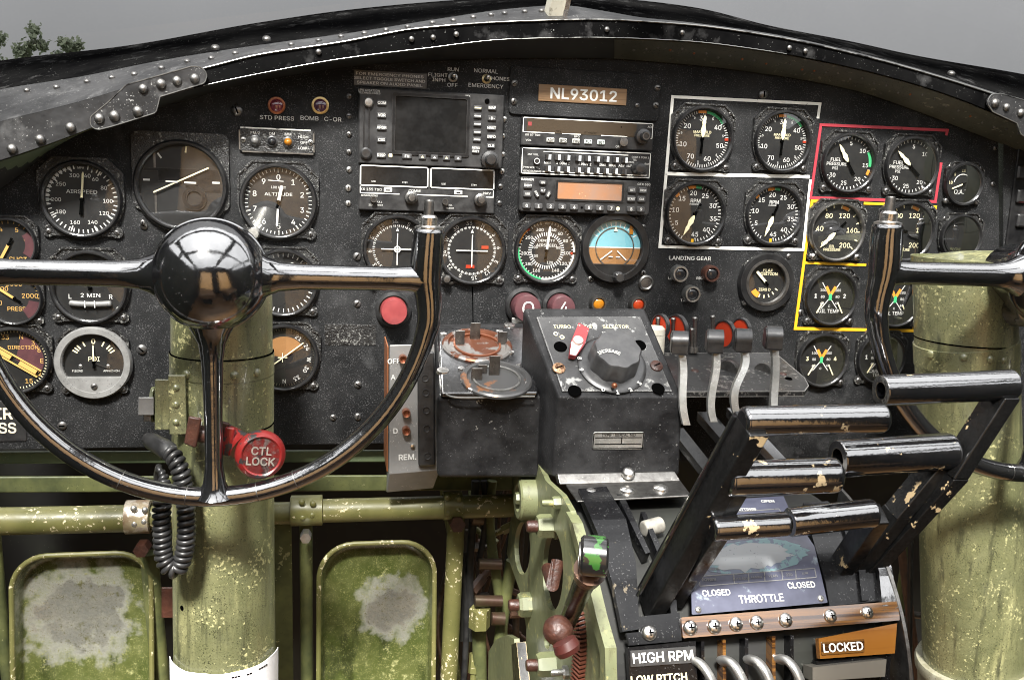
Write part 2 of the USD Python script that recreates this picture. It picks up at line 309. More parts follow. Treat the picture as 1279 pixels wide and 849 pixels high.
edge_bright = M("bare_edge", (.26, .26, .25), .35, .9, wear=(60, .50, (.03, .03, .03), 0, .15))
rust = M("rust", (.032, .012, .008), .45, var=(90, (.06, .022, .013)), wear=(120, .6, (.03, .016, .012), 0, .1), speck=(500, .62, (.08, .03, .02)), bump=(300, .0008))
copper = M("copper", (.24, .085, .04), .35, .7, var=(120, (.3, .12, .07)))
lock_red = M("lock_red", (.15, .010, .009), .3, wear=(70, .56, (.02, .02, .02), 0, .02), ior=1.6)
knob_red = M("knob_red", (.19, .03, .032), .42, var=(60, (.25, .045, .045)))
knob_maroon = M("knob_maroon", (.085, .03, .034), .5, var=(80, (.06, .022, .026)))
flag_red = M("flag_red", (.36, .03, .008), .45, wear=(140, .62, (.2, .02, .01)))
lamp_red = M("lamp_red", (.16, .03, .045), .12, ior=1.7, coat=.6)
lamp_plum = M("lamp_plum", (.07, .025, .05), .12, ior=1.7, coat=.6)
lamp_amber = M("lamp_amber", (.32, .12, .008), .15, ior=1.6, coat=.6)
lamp_orange = M("lamp_orange", (.34, .035, .008), .15, ior=1.6, coat=.6)
lamp_black = M("lamp_black", (.012, .012, .013), .1, ior=1.7)
rubber = M("black_rubber", (.013, .013, .0135), .36, var=(80, (.03, .03, .03)))
paper = M("paper", (.80, .80, .82), .6)
leather = M("tan_leather", (.62, .36, .14), .45, var=(8, (.5, .28, .10)), bump=(60, .002))
cushion_brown = M("cushion_brown", (.10, .055, .025), .5, bump=(60, .002))
plywood = M("plywood_floor", (.17, .09, .034), .45, streak=((3, 60, 3), .45, (.10, .052, .02)), wear=(6, .6, (.12, .08, .05), 0, .2))
shell_dark = M("cabin_paint", (.012, .014, .010), .6, var=(6, (.02, .023, .016)), spec=.2)
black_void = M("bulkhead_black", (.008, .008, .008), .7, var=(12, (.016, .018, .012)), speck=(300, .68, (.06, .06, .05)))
navy = M("placard_navy", (.045, .048, .075), .3, var=(30, (.08, .085, .125)), wear=(60, .66, (.25, .30, .34), 0, .1))
wood_label = M("wood_label", (.22, .12, .05), .45, streak=((8, 8, 500), .5, (.15, .085, .04)), var=(14, (.17, .125, .08)))
tan_strip = M("varnished_strip", (.13, .058, .014), .09, ior=2.0, streak=((4, 4, 260), .48, (.035, .014, .005)), wear=(50, .66, (.03, .02, .01), 0, .1))
sky_blue = M("attitude_blue", (.14, .36, .42), .4); earth_brown = M("attitude_brown", (.24, .12, .045), .4)
grey_paint = M("grey_paint", (.24, .24, .235), .38, .3, var=(20, (.17, .17, .165)), speck=(600, .66, (.4, .4, .38)), rvar=(50, .5))
box_black = M("box_black", (.008, .008, .0085), .35, var=(30, (.03, .03, .031)), wear=(110, .665, (.30, .30, .29), .1, .03), edge=(.003, .13, (.55, .55, .53)), speck=(600, .67, (.12, .12, .12)), rvar=(50, .5), bump=(600, .0003), spec=.2)
box_top = M("box_top_worn", (.028, .028, .029), .36, var=(25, (.07, .07, .07)), wear=(110, .565, (.36, .36, .345), .1, .07), edge=(.003, .13, (.7, .7, .68)), speck=(700, .62, (.03, .03, .03)), rvar=(50, .55), bump=(500, .0004))
gloss_top = M("gloss_top", (.007, .007, .0075), .12, ior=2.2, speck=(500, .68, (.2, .2, .2)), wear=(80, .66, (.2, .2, .2), 0, .1), rvar=(50, .3))
plate_worn = M("worn_plate", (.02, .02, .02), .3, 0.0, wear=(200, .56, (.33, .32, .30), .6, .08), edge=(.003, .15, (.5, .49, .46)), rvar=(60, .5))
grip_green = M("grip_green", (.028, .10, .02), .2, wear=(55, .40, (.01, .01, .01), 0, .02), ior=1.8)
hole_black = M("hole_black", (.0015, .0015, .0015), .9, spec=0.0)
gauge_glass = pane("gauge_glass", 1.65)
windshield_glass = usdkit.material(stage, "/World/Looks/windshield_glass", {"g": ("geometry", {}), "t": ("transparent_bsdf", {"color": (.25, .25, .25)}), "gl": ("glossy_bsdf", {"roughness": .03}), "f": ("fresnel", {"IOR": 1.35}), "m": ("mix_closure", {}), "n": ("noise_texture", {"scale": 9.0, "detail": 6.0, "roughness": .65}), "r": ("rgb_ramp", {"ramp": [(.35, (.02, .02, .02)), (.75, (.12, .12, .118))]}), "d": ("diffuse_bsdf", {}), "m2": ("mix_closure", {"fac": .12})},
    [("f.fac", "m.fac"), ("t.BSDF", "m.closure1"), ("gl.BSDF", "m.closure2"), ("g.position", "n.vector"), ("n.fac", "r.fac"), ("r.color", "d.color"), ("m.closure", "m2.closure1"), ("d.BSDF", "m2.closure2")], surface="m2.closure")  # grey tint added to dim the sky behind; the diffuse mix is dust
leaf_hazed = usdkit.material(stage, "/World/Looks/leaf_hazed", {"o": ("geometry", {}), "n": ("noise_texture", {"scale": .9}), "r": ("rgb_ramp", {"ramp": [(.3, (.17, .20, .15)), (.7, (.25, .28, .21))]}), "d": ("diffuse_bsdf", {}), "t": ("translucent_bsdf", {}), "m": ("mix_closure", {"fac": .35})},
    [("o.position", "n.vector"), ("n.fac", "r.fac"), ("r.color", "d.color"), ("r.color", "t.color"), ("d.BSDF", "m.closure1"), ("t.BSDF", "m.closure2")], surface="m.closure")  # leaf colour greyed and lightened to stand for distance haze
strip_olive = M("strip_olive", (.042, .043, .030), .5, var=(25, (.07, .07, .05)), wear=(160, .62, (.18, .17, .12), 0, .08), speck=(600, .6, (.015, .015, .01)))
bark = M("bark", (.12, .09, .06), .8); grass = M("grass", (.10, .14, .05), .9, var=(.3, (.14, .16, .07)))

# ================================================================== THE SETTING: airfield, cabin shell, bulkhead under the panel
one("ground", "mown airfield grass far outside the windshield", "ground", mk([[-900, -900, -3.2], [900, -900, -3.2], [900, 900, -3.2], [-900, 900, -3.2]], [[0, 1, 2], [0, 2, 3]]), grass, kind="structure")
one("floor", "brown plywood cabin floor between the seats", "floor", bevel_box(3.2, 3.4, -.96, -.92, .004, .07, -1.2), plywood, kind="structure")
def slab(x0, x1, y0, y1, z0, z1): return hull(np.array([[x, y, z] for x in (x0, x1) for y in (y0, y1) for z in (z0, z1)]))
# firewall behind and under the panel
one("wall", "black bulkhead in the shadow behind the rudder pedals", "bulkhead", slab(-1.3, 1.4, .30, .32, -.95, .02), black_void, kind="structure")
for sx in (-1, 1):                                     # cabin sides with an open sliding window, rear bulkhead, roof with two roof windows; unseen, sills and openings shaped for the light
    X = .07 + sx * .95
    w = cat([slab(X - .01, X + .01, -1.9, .28, -.92, .16), slab(X - .012, X + .012, -1.9, -1.45, .16, .62), slab(X - .012, X + .012, -.62, -.55, .16, .62), slab(X - .012, X + .012, -.02, .05, .16, .62)] + [slab(X - .011, X + .011, -1.9, .28, .155, .47)])
    one("wall", "olive cabin side, sill raised to cut gauge glare, below the " + ("left" if sx < 0 else "right") + " sliding window", "cabin wall", w, shell_dark, kind="structure")
one("wall", "dark rear bulkhead behind the seats", "cabin wall", slab(-.9, 1.03, -1.95, -1.92, -.92, .62), shell_dark, kind="structure")
one("ceiling", "unseen cabin roof with two open roof windows lengthened to light the seats", "cabin roof", cat([slab(-.9, 1.04, -1.95, -1.65, .62, .65), slab(.03, .11, -1.65, -.16, .62, .65), slab(-.9, -.80, -1.65, -.16, .62, .65), slab(.94, 1.04, -1.65, -.16, .62, .65), slab(-.9, 1.04, -.72, -.66, .62, .65), slab(-.9, 1.04, -.16, -.10, .60, .66)]), shell_dark, kind="structure")
for sx, side in ((-1, "left"), (1, "right")):
    x = .07 + sx * .43
    t = T("pilot_seat", f"tan leather {side} seat behind the viewpoint, seen only as a brown reflection", "seat", (x, -1.25, -.92))
    t.add("cushion", hull([[x + a, b, c] for a in (-.2, .2) for b in (-1.42, -.98) for c in (-.50, -.40)], .035, 2), cushion_brown)
    t.add("backrest", hull([[x + a, b, c] for a in (-.24, .24) for b, c in ((-1.45, -.4), (-1.38, -.4), (-1.84, .40), (-1.77, .40))], .035, 2), leather)
    t.add("pedestal", slab(x - .15, x + .15, -1.4, -1.05, -.92, -.53), shell_dark)
# trees beyond the windshield
def tree(label, u, v, d, hgt, wid, n, seed):
    r = np.random.default_rng(seed); top = CC + ray(u, v) * d; base = np.array([top[0], top[1], -3.2]); H = top[2] + 3.2
    t = T("tree", label, "tree", base)
    t.add("trunk", tube(spline([base, base + [.15, 0, H * .4], base + [0, .1, H * .8]], 8), np.linspace(.28, .08, 8), 8), bark)
    cs = [(r.normal(0, wid * .30), r.normal(0, wid * .25), H * (1 - hgt * r.random() ** 1.2) - wid * .1) for _ in range(13)]
    v_, f_ = [], []
    for i in range(n):
        c = np.array(cs[r.integers(len(cs))]) + r.normal(0, wid * .10, 3); a = r.normal(0, 1, 3); a /= np.linalg.norm(a); b = np.cross(a, r.normal(0, 1, 3)); b /= np.linalg.norm(b); q = r.uniform(.10, .22)
        k = len(v_); v_ += [base + c - a * q, base + c + b * q * .6, base + c + a * q, base + c - b * q * .6]; f_ += [[k, k + 1, k + 2], [k, k + 2, k + 3]]
    t.add("crown", mk(v_, f_), leaf_hazed, smooth=False, kind="stuff")
tree("taller grey green tree beyond the windshield at the far left", 30, 34, 60, .30, 2.0, 1500, 3)
tree("low rounded tree just right of the taller one outside", 92, 51, 62, .24, 1.8, 1000, 9)
tree("low treetop at the very left edge behind the cowl", -14, 66, 70, .2, 2.4, 900, 12)

# ================================================================== THE COWL over the panel
def pc(pts):
    from scipy.interpolate import PchipInterpolator
    a = np.array(pts, float); return PchipInterpolator(a[:, 0], a[:, 1], extrapolate=True)
OUT = pc([(-220, 118), (0, 76), (160, 57), (320, 29), (440, 12), (560, 1), (640, -4), (700, -6), (790, 0), (870, 10), (960, 32), (1063, 52), (1141, 69), (1279, 93), (1500, 140)])
FLT = pc([(-220, 168), (0, 112), (100, 96), (200, 76), (320, 57), (440, 41), (560, 22), (640, 11), (700, 7), (760, 15), (800, 22), (850, 27), (960, 42), (1083, 69), (1180, 96), (1240, 115), (1279, 127), (1500, 190)])
FCT = pc([(-220, 235), (0, 152), (60, 137), (120, 121), (200, 97), (255, 85), (320, 69), (424, 53), (527, 35), (640, 27), (740, 24.5), (850, 30), (960, 44.5), (1083, 71), (1180, 98), (1240, 117), (1279, 129), (1500, 192)])
FCB = pc([(-220, 260), (0, 200), (60, 180), (118, 158), (200, 123), (255, 107), (320, 93), (424, 74), (527, 61), (640, 49), (740, 47), (850, 51), (960, 64), (1063, 84), (1140, 104), (1200, 124), (1279, 158), (1500, 262)])
PTP = pc([(-220, 350), (0, 236), (23, 220), (65, 187), (117, 160), (200, 135), (320, 102), (475, 80), (640, 73), (740, 73), (850, 80), (960, 93), (1063, 112), (1140, 137), (1200, 160), (1260, 184), (1320, 214), (1500, 330)])
UU = np.linspace(-200, 1460, 140)
def line(fn, y, us=UU, dv=0.0): return np.array([P(u, float(fn(u)) + dv, y) for u in us])
cowl = T("glareshield", "long black riveted cowl arching over the whole panel below the windshield", "glareshield", P(640, 40, 0))
cowl.add("nose_skin", ribbon(line(OUT, .17), line(FLT, .02), .004), cowl_black)
cowl.add("flange", ribbon(line(FLT, .02), line(FCT, -.05), .003), cowl_sheet)
cowl.add("face_band", ribbon(line(FCT, -.0505, us=UU[UU > 235], dv=.4), line(FCB, -.05, us=UU[UU > 235]), .003), cowl_black)
cowl.add("cheek_sheet", ribbon(line(FCT, -.051, us=UU[UU < 250], dv=.4), line(FCB, -.051, us=UU[UU < 250]), .003), cowl_sheet)
cowl.add("edge_bead", tube(line(FCT, -.0515, us=UU[(UU > 245)], dv=.2), .0009, 8), edge_bright); cowl.add("edge_bead", tube(line(FCB, -.0512, us=UU[(UU > 250) & (UU < 985)]), .0005, 8), edge_bright)
uL, uR = UU[UU < 770], UU[UU > 760]
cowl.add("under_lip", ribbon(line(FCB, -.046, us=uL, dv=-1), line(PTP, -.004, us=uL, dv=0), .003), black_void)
cowl.add("under_strip", ribbon(line(FCB, -.044, us=uR, dv=2), line(PTP, -.004, us=uR, dv=0), .003), strip_olive, label="dull olive strip under the right half of the cowl")
cowl.add("side_strip", ribbon(line(FCB, -.043, us=UU[UU < 125], dv=2), line(PTP, -.003, us=UU[UU < 125]), .003), green_skin)
def head(p, d, r, kind="dome"):
    prof = [(0, -.2 * r), (r, -.2 * r), (r, .12 * r), (r * .92, .36 * r), (r * .7, .56 * r), (r * .38, .70 * r), (0, .74 * r)] if kind == "dome" else [(0, -.2 * r), (r, -.2 * r), (r, .28 * r), (r * .86, .42 * r), (0, .46 * r)]
    return aim(lathe(prof, 14), p, d)
nfl = np.array([0, -.45, .9])
for u, v in [(34, 114), (71, 110), (109, 103), (140, 98), (168, 94), (202, 86), (234, 78), (264, 74), (294, 68), (364, 57), (398, 52), (426, 47), (455, 43), (482, 39), (509, 35), (540, 30), (566, 27), (591, 23), (613, 20), (630, 18), (655, 16), (676, 15)]:
    f = (v - float(FLT(u))) / max(1e-3, float(FCT(u)) - float(FLT(u))); cowl.add("rivet", head(P(u, v, .02 - .07 * np.clip(f, .05, .95)) + [0, -.001, .001], nfl, .0033), dark_screw)
for u, v in [(269, 60), (333, 49), (1188, 92)]: cowl.add("bolt", head(P(u, v, .016), nfl, .0046), dull_steel)
for u, v in [(398, 65), (514, 49), (541, 47), (570, 43), (758, 37), (852, 41), (986, 60), (1006, 64)]: cowl.add("face_screw", head(P(u, v, -.0515), [0, -1, .1], .003), dull_steel)
for u, v in [(15, 186), (50, 174), (88, 159)]: cowl.add("rivet", head(P(u, v, -.0525), [0, -1, .2], .0048), dull_steel)
def gusset(pts, screws, th=.003):
    c = [P(u, v, -.055) for u, v in pts]; b = [p + np.array([0, th, 0]) for p in c]
    q = Polygon([(p[0], p[2]) for p in c]).buffer(-.006).buffer(.006, quad_segs=6); m = prism(q, 0, th)
    mm = mk(np.c_[m.vertices[:, 0], -.0555 + m.vertices[:, 2], m.vertices[:, 1]], m.faces[:, ::-1]); g = cowl.add("gusset", mm, cowl_sheet, smooth=False)
    ex = np.array(q.exterior.coords); cowl.add("gusset_edge", tube(np.c_[ex[:, 0], np.full(len(ex), -.0555), ex[:, 1]], .0006, 6), edge_bright, parent=g)
    for u, v, r in screws: cowl.add("screw", head(P(u, v, -.0558), [0, -1, .15], r * .9), dull_steel, parent=g)
gusset([(113, 160), (113, 146), (135, 128), (158, 106), (240, 83), (252, 84), (259, 93), (256, 104), (200, 121), (195, 141), (140, 158), (124, 162)], [(124, 148, .0055), (143, 145, .006), (172, 139, .0058), (179, 111, .0052), (201, 105, .0056), (221, 101, .0052), (243, 98, .0052)])
gusset([(1232, 128), (1238, 118), (1250, 117), (1330, 140), (1330, 200), (1275, 168), (1270, 154), (1240, 140)], [(1243, 129, .0062), (1257, 134, .0052), (1275, 141, .0054)])
r = np.random.default_rng(5)
for u in np.arange(792, 1275, 15.0):
    f = r.uniform(.25, .55); a, b = P(u, float(FCB(u)) + 3, -.044), P(u, float(PTP(u)) - 1, -.004); cowl.add("strip_rivet", head(a + (b - a) * f, [0, -.8, -.6], .0016), copper if r.random() < .25 else dull_steel)
# windshield: centre post and two dusty panes, tinted to dim the sky
wp = T("windshield", "dusty sloping windshield panes with a pale centre post above the cowl", "windshield", P(700, 0, .2))
wa, wb = P(694, 25, -.03), P(714, -60, -.06)
wp.add("post", hull([p + d for p in (wa, wb) for d in (np.array([-.009, 0, 0]), np.array([.006, 0, 0]), np.array([.006, .03, 0]), np.array([-.009, .03, 0]))]), M("post_cream", (.46, .44, .36), .4, wear=(80, .6, (.12, .11, .08), 0, .1)))
wp.add("post_trim", hull([p + d for p in (wa, wb) for d in (np.array([.006, -.004, 0]), np.array([.011, -.004, 0]), np.array([.011, .03, 0]), np.array([.006, .03, 0]))]), bright_steel)
mid0, mid1 = P(700, 24, .215), P(712, -60, .10) * [1, 1, 1]; mid1 = np.array([mid0[0] + .02, .02, .60])
lf0, lf1 = np.array([-.98, .19, mid0[2] - .16]), np.array([-.93, -.06, .60]); rt0, rt1 = np.array([1.12, .19, mid0[2] - .22]), np.array([1.08, -.06, .60])
for a, b, c, d in ((lf0, mid0, mid1, lf1), (mid0, rt0, rt1, mid1)): wp.add("pane", mk([a, b, c, d], [[0, 1, 2], [0, 2, 3]]), windshield_glass, smooth=False)

# ================================================================== THE INSTRUMENT PANEL
pan = T("instrument_panel", "wide charcoal crinkle paint instrument panel holding all the dials", "instrument panel", P(640, 330, 0), frame="panel")
top = [pan.L(u, float(PTP(u)) - 8) for u in np.linspace(-140, 1247, 90)]
bot = [pan.L(u, v) for u, v in ((1250, 560), (1000, 575), (640, 575), (530, 565), (478, 553), (300, 556), (-140, 563))]
pan.add("plate", prism(Polygon(top + bot).buffer(0), -.004, 0), panel_black, smooth=False)
t2 = [pan.L(u, float(PTP(u)) - 8) for u in np.linspace(1249, 1420, 14)]
pan.add("side_plate", prism(Polygon(t2 + [pan.L(1420, 580), pan.L(1249, 560)]), -.004, .006), panel_black, smooth=False)
def stroke(pts, w, mat, part="painted_line"):
    for a, b in zip(pts[:-1], pts[1:]):
        (x0, y0), (x1, y1) = pan.L(*a), pan.L(*b); d = np.array([x1 - x0, y1 - y0]); L_ = np.linalg.norm(d); d /= L_; h = w * pan.s / 2
        pan.add(part, bar(x0 - d[0] * h, y0 - d[1] * h, x1 - d[0] * h, y1 - d[1] * h, 2 * h, .0002, .0006 + .00004 * stroke.k), mat, smooth=False); stroke.k = (stroke.k + 1) % 9
stroke.k = 0
stroke([(840, 121), (1024, 130), (1021, 150)], 3.6, frame_white); stroke([(1012, 226), (1003, 312), (824, 308), (840, 121)], 3.8, frame_white); stroke([(833, 217), (1013, 221)], 4.2, frame_white)
stroke([(1012, 247), (1025, 156), (1183, 163), (1181, 171)], 3.6, red_paint); stroke([(1175, 205), (1168, 252), (1012, 247)], 3.8, red_paint)
stroke([(1030, 251.5), (1014, 251), (993, 410), (1140, 413), (1143, 400)], 4, yellow); stroke([(1080, 254), (1108, 255)], 3.4, yellow); stroke([(1150, 257.5), (1168, 258.5), (1158, 312)], 4, yellow); stroke([(1004, 328), (1083, 331)], 3.4, yellow)
def phead(r, slot=True):
    m = [lathe([(0, 0), (r, 0), (r, .25 * r), (r * .8, .5 * r), (r * .4, .62 * r), (0, .64 * r)], 16)]
    return cat(m)
def screw(t, u=None, v=None, r=3.6, mat=dark_screw, xy=None, z=.0, part="screw", cross=False):
    x, y = xy if xy is not None else t.L(u, v); R = r * t.s; m = phead(R); m.apply_translation([x, y, z]); s_ = t.add(part, m, mat)
    a = rng.uniform(0, 3.1); k = .62 * R
    sl = [bar(-k * math.cos(a), -k * math.sin(a), k * math.cos(a), k * math.sin(a), R * .26, 0, R * .08)]
    if cross: sl.append(bar(k * math.sin(a), -k * math.cos(a), -k * math.sin(a), k * math.cos(a), R * .26, 0, R * .085))
    m = cat(sl); m.apply_translation([x, y, z + R * .60]); t.add("slot", m, hole_black, smooth=False, parent=s_)
for u, v, r_, mt in [(296, 138, 6.5, dull_steel), (180, 282, 4.5, dull_steel), (177, 436, 6, dark_screw), (77, 387, 3.6, steel), (149, 387, 4.4, steel), (50, 400, 4, steel), (78, 531, 5, dark_screw), (447, 480, 4.6, dark_screw), (416, 521, 4, dark_screw), (447, 520, 4.6, dark_screw), (446, 320, 5, dark_screw), (446, 379, 4.6, dark_screw), (436, 212, 3.6, steel), (435, 235, 4, steel), (435, 254, 3.6, steel), (436, 120, 3.6, dark_screw), (436, 145, 3.6, dark_screw), (436, 168, 3.4, dull_steel), (436, 190, 3.4, dull_steel), (630, 149, 3.4, steel), (628, 170, 3.4, steel), (628, 193, 3.4, steel), (627, 214, 3.6, steel), (625, 233, 3.4, dark_screw), (624, 254, 3.4, dark_screw), (953, 118, 6, dull_steel), (795, 273, 2.2, dark_screw), (563, 350, 5.6, dull_steel), (1243, 185, 3.2, dark_screw), (1240, 320, 4, dark_screw), (1000, 390, 4, dark_screw), (1150, 300, 4, dark_screw), (1085, 420, 3.5, dark_screw), (985, 320, 3.4, dark_screw), (1240, 230, 3.4, dark_screw)]:
    screw(pan, u, v, r_, mt)
pan.add("milled_nut", cat([lathe([(0, 0), (10 * pan.s, 0), (10 * pan.s, .003), (8 * pan.s, .0045), (6.5 * pan.s, .0035), (0, .004)], 24)]).apply_translation([*pan.L(806, 353), 0]), dull_steel)
pan.add("seam", bar(*pan.L(590, 358), *pan.L(591, 412), 1.2 * pan.s, 0, .0004), hole_black, smooth=False)
pan.add("worn_patch", bevel_box(62 * pan.s, 26 * pan.s, 0, .0008, .0003, *pan.L(438, 418)), crinkle, smooth=False, label="faint blank rectangular plate below the red button")
def ptext(s, u, v, h, mat=white, bold=False, sx=1.0, t=pan, z=.0004, part="lettering"):
    x, y = t.L(u, v); t.put(part, text(s, h * t.s, x, y, z, bold=bold, sx=sx), mat)
for s_, u, v, h in [("STD PRESS", 346, 147.5, 4.6), ("BOMB   C-OR", 401, 148.5, 4.6), ("RUN", 566, 87, 4.2), ("OFF", 565, 106.5, 4.2), ("FLIGHT", 547, 94, 4), ("INPH", 548, 100, 4), ("NORMAL", 607, 89, 4.4), ("PHONES", 623, 98.5, 4.2), ("EMERGENCY", 607, 107.5, 4.4), ("LANDING GEAR", 862, 322.5, 4.8), ("LEFT", 840, 347.5, 3.2), ("RIGHT", 877, 347.5, 3.2), ("TAIL", 855, 375, 3.2)]:
    pan.add("lettering", text(s_, h * pan.s, *pan.L(u, v), .0004, sx=1.15), white, smooth=False)
def placard(name, label, u0, v0, u1, v1, mat, lines, z0=0, z1=.0012, tmat=white, r=0):
    u, v = (u0 + u1) / 2, (v0 + v1) / 2; t = T(name, label, "placard", P(u, v, 0), frame="panel"); s = t.s
    t.add("plate", bevel_box((u1 - u0) * s * 1.01, (v1 - v0) * s, z0, z1, .0004, r=r * s), mat, smooth=False)
    for tx, uu, vv, h, b, sx in lines: ptext(tx, uu, vv, h, tmat, b, sx, t, z1 + .0001)
    t.done(); return t
placard("phone_placard", "black engraved strip about emergency phones above the multi function display", 443, 90, 533, 109, bakelite, [("FOR EMERGENCY PHONES", 487, 94.2, 3.3, False, 1.45), ("SELECT TOGGLE SWITCH AND", 487, 99.7, 3.3, False, 1.3), ("SPEAKER ON AUDIO PANEL", 487, 105.2, 3.3, False, 1.35)])
pl = T("registration_plate", "dark blank cover plate bearing the NL93012 registration strip", "cover plate", P(731, 118, 0), frame="panel"); s = pl.s
pl.add("plate", bevel_box(194 * s, 58 * s, 0, .003, .0008, r=6 * s), panel_black)
st = pl.add("label_strip", bevel_box(113 * s, 20 * s, .003, .0042, .0002, *pl.L(727, 119)), wood_label, smooth=False, label="tan strip lettered NL93012")
pl.put("lettering", text("NL93012", 12.5 * s, *pl.L(728, 119), .0043, bold=True, sx=1.13), white, st)
for u, v in ((642, 104), (641, 127), (820, 110), (818, 132)): screw(pl, u, v, 4.2, dull_steel, z=.003)
screw(pl, 795, 132, 3, dark_screw, z=.003); pl.done()

# ================================================================== ROUND INSTRUMENTS
def pol(a, r): a = math.radians(a); return r * math.sin(a), r * math.cos(a)
def gauge(name, label, u, v, r, mount="an", dial=None, category="gauge", glass=True, bez=1.13, mmat=None, bmat=None, group=None, screws=True):
    t = T(name, label, category, P(u, v, 0), frame="panel", group=group); R = t.R = r * t.s
    c = Point(0, 0).buffer(1.16 * R, quad_segs=16)
    if mount == "an":
        W = 1.17 * R; body = Polygon([(-W, -.1 * R), (-W, .78 * R), (-.74 * R, 1.2 * R), (.74 * R, 1.2 * R), (W, .78 * R), (W, -.1 * R)])
        ears = unary_union([Point(sx * .93 * R, -.93 * R).buffer(.17 * R) for sx in (-1, 1)]); m2 = unary_union([c, body, Polygon([(-.93 * R, -1.06 * R), (.93 * R, -1.06 * R), (1.0 * R, 0), (-1.0 * R, 0)])]).union(ears)
    elif mount == "square":
        m2 = rrect(2.36 * R, 2.36 * R, .3 * R)
    elif mount == "none": m2 = c
    else: m2 = mount(R)
    t.add("mount", prism(m2.difference(Point(0, 0).buffer(1.0 * R, quad_segs=16)), 0, .0035), mmat or crinkle, smooth=20)
    if mount == "an":                                  # raised rim round the upper half of the mount
        t.add("mount_rib", prism(body.intersection(sbox(-2 * R, .35 * R, 2 * R, 2 * R)).difference(body.buffer(-.06 * R)).difference(Point(0, 0).buffer(1.14 * R)), .0035, .0052), mmat or crinkle, smooth=20)
    t.add("bezel", lathe([(1.0 * R, .001), (1.0 * R, .0062), (1.04 * R, .0088), (bez * R - .05 * R, .0088), (bez * R, .006), (bez * R, .001)], 56), bmat or bezel_black)
    t.add("dial", lathe([(0, .0012), (1.005 * R, .0012), (1.005 * R, .0005)], 48), dial or dial_black, smooth=False)
    if glass: t.add("glass", lathe([(0, .0076), (.5 * R, .0074), (1.0 * R, .0062)], 48), gauge_glass, smooth=True)
    if screws:
        for sx in (-1, 1): screw(t, xy=(sx * .93 * R, -.93 * R), z=.0035, r=3.3)
        if mount == "an":
            for sx in (-1, 1): screw(t, xy=(sx * .95 * R, .90 * R), z=.0035, r=2.4)
    return t
def ticks(t, a, r0, r1, w, mat=white, z=.0013):
    for k in a: t.put("dial_ticks", bar(*pol(k, r0 * t.R), *pol(k, r1 * t.R), w * t.R, z, z + .0002), mat)
def nums(t, items, r, h, mat=white, bold=False, rot=False):
    for tx, a in items:
        x, y = pol(a, r * t.R); t.put("numerals", text(tx, .93 * h * t.R, x, y, .0014, bold=bold, ang=-math.radians(a) if rot else 0), mat)
def say(t, tx, x, y, h, mat=white, bold=False, sx=1.0): t.put("dial_lettering", text(tx, h * t.R, x * t.R, y * t.R, .0014, bold=bold, sx=sx), mat)
def arc(t, a0, a1, r0, r1, mat, z=.0015):
    aa = np.linspace(a0, a1, max(3, int(abs(a1 - a0) / 5))); t.put("coloured_arc", prism(Polygon([pol(a, r0 * t.R) for a in aa] + [pol(a, r1 * t.R) for a in aa[::-1]]), z, z + .0002), mat)
def needle(t, a, L=.78, w=.06, tail=.45, mat=cream, kind="bar", z=.0034, part="needle", tmat=None):
    R = t.R
    if kind == "lance": pts = [(0, .05), (.055, .12), (.095, .30), (.05, .48), (.07, .56), (.03, .74), (0, L), (-.03, .74), (-.07, .56), (-.05, .48), (-.095, .30), (-.055, .12)]
    else: pts = [(-w / 2, .0), (-w / 2, L * .93), (0, L), (w / 2, L * .93), (w / 2, 0)]
    th = math.radians(-a); m = prism(Polygon(pts), z, z + .0005); m.apply_scale([R, R, 1]); m.apply_transform(trimesh.transformations.rotation_matrix(th, [0, 0, 1])); n_ = t.add(part, m, mat, smooth=False)
    m = cat([prism(Polygon([(-.035, 0), (-.05, -tail), (.05, -tail), (.035, 0)]), z - .0002, z + .0003)]); m.apply_scale([R, R, 1]); m.apply_transform(trimesh.transformations.rotation_matrix(th, [0, 0, 1])); t.add("counterweight", m, tmat or hole_black, smooth=False, parent=n_)
    t.add("hub", lathe([(0, z + .0012), (.05 * R, z + .0010), (.06 * R, z + .0003), (.06 * R, .0012)], 16), tmat or hole_black, parent=n_)
# --- left group
g = gauge("airspeed_gauge", "left airspeed dial with scuffed mount and white pointer straight up", 103, 249, 43)
ticks(g, [a for a in range(12, 350, 8)], .87, .98, .03); ticks(g, [20, 33, 60, 92, 123, 158, 200, 240, 268, 307, 342], .82, .98, .035); ticks(g, np.arange(262, 345, 4), .9, .98, .022)
nums(g, [("40", 14), ("60", 33), ("80", 60), ("100", 92), ("120", 123), ("140", 158), ("160", 198), ("180", 238), ("200", 268), ("250", 307), ("300", 345)], .70, .115); say(g, "AIRSPEED", 0, .22, .105, sx=1.2); say(g, "MPH", 0, .9, .06); needle(g, 5, .80, .055, .45); g.done()
g = gauge("suction_gauge", "suction dial cut by the left edge, amber pointer and red tinted glass", 12, 305, 30)
nums(g, [("3", 300), ("4", 335), ("5", 28), ("6", 70)], .68, .2, lumi); ticks(g, range(-70, 100, 14), .86, .98, .035, lumi); say(g, "SUCT.", .35, -.62, .19, lumi); needle(g, 208, .7, .11, .3, lumi); arc(g, 55, 125, .62, .98, knob_maroon); g.done()  # maroon arc is a red reflection painted onto the dial
def hzmount(R): return unary_union([rrect(2.3 * R, 1.9 * R, .18 * R, 0, .35 * R), Point(0, 0).buffer(1.16 * R)])
g = gauge("artificial_horizon", "large left horizon dial on a rectangular plate with tilted cream bar", 227, 232, 50, mount=hzmount, category="attitude indicator"); R = g.R
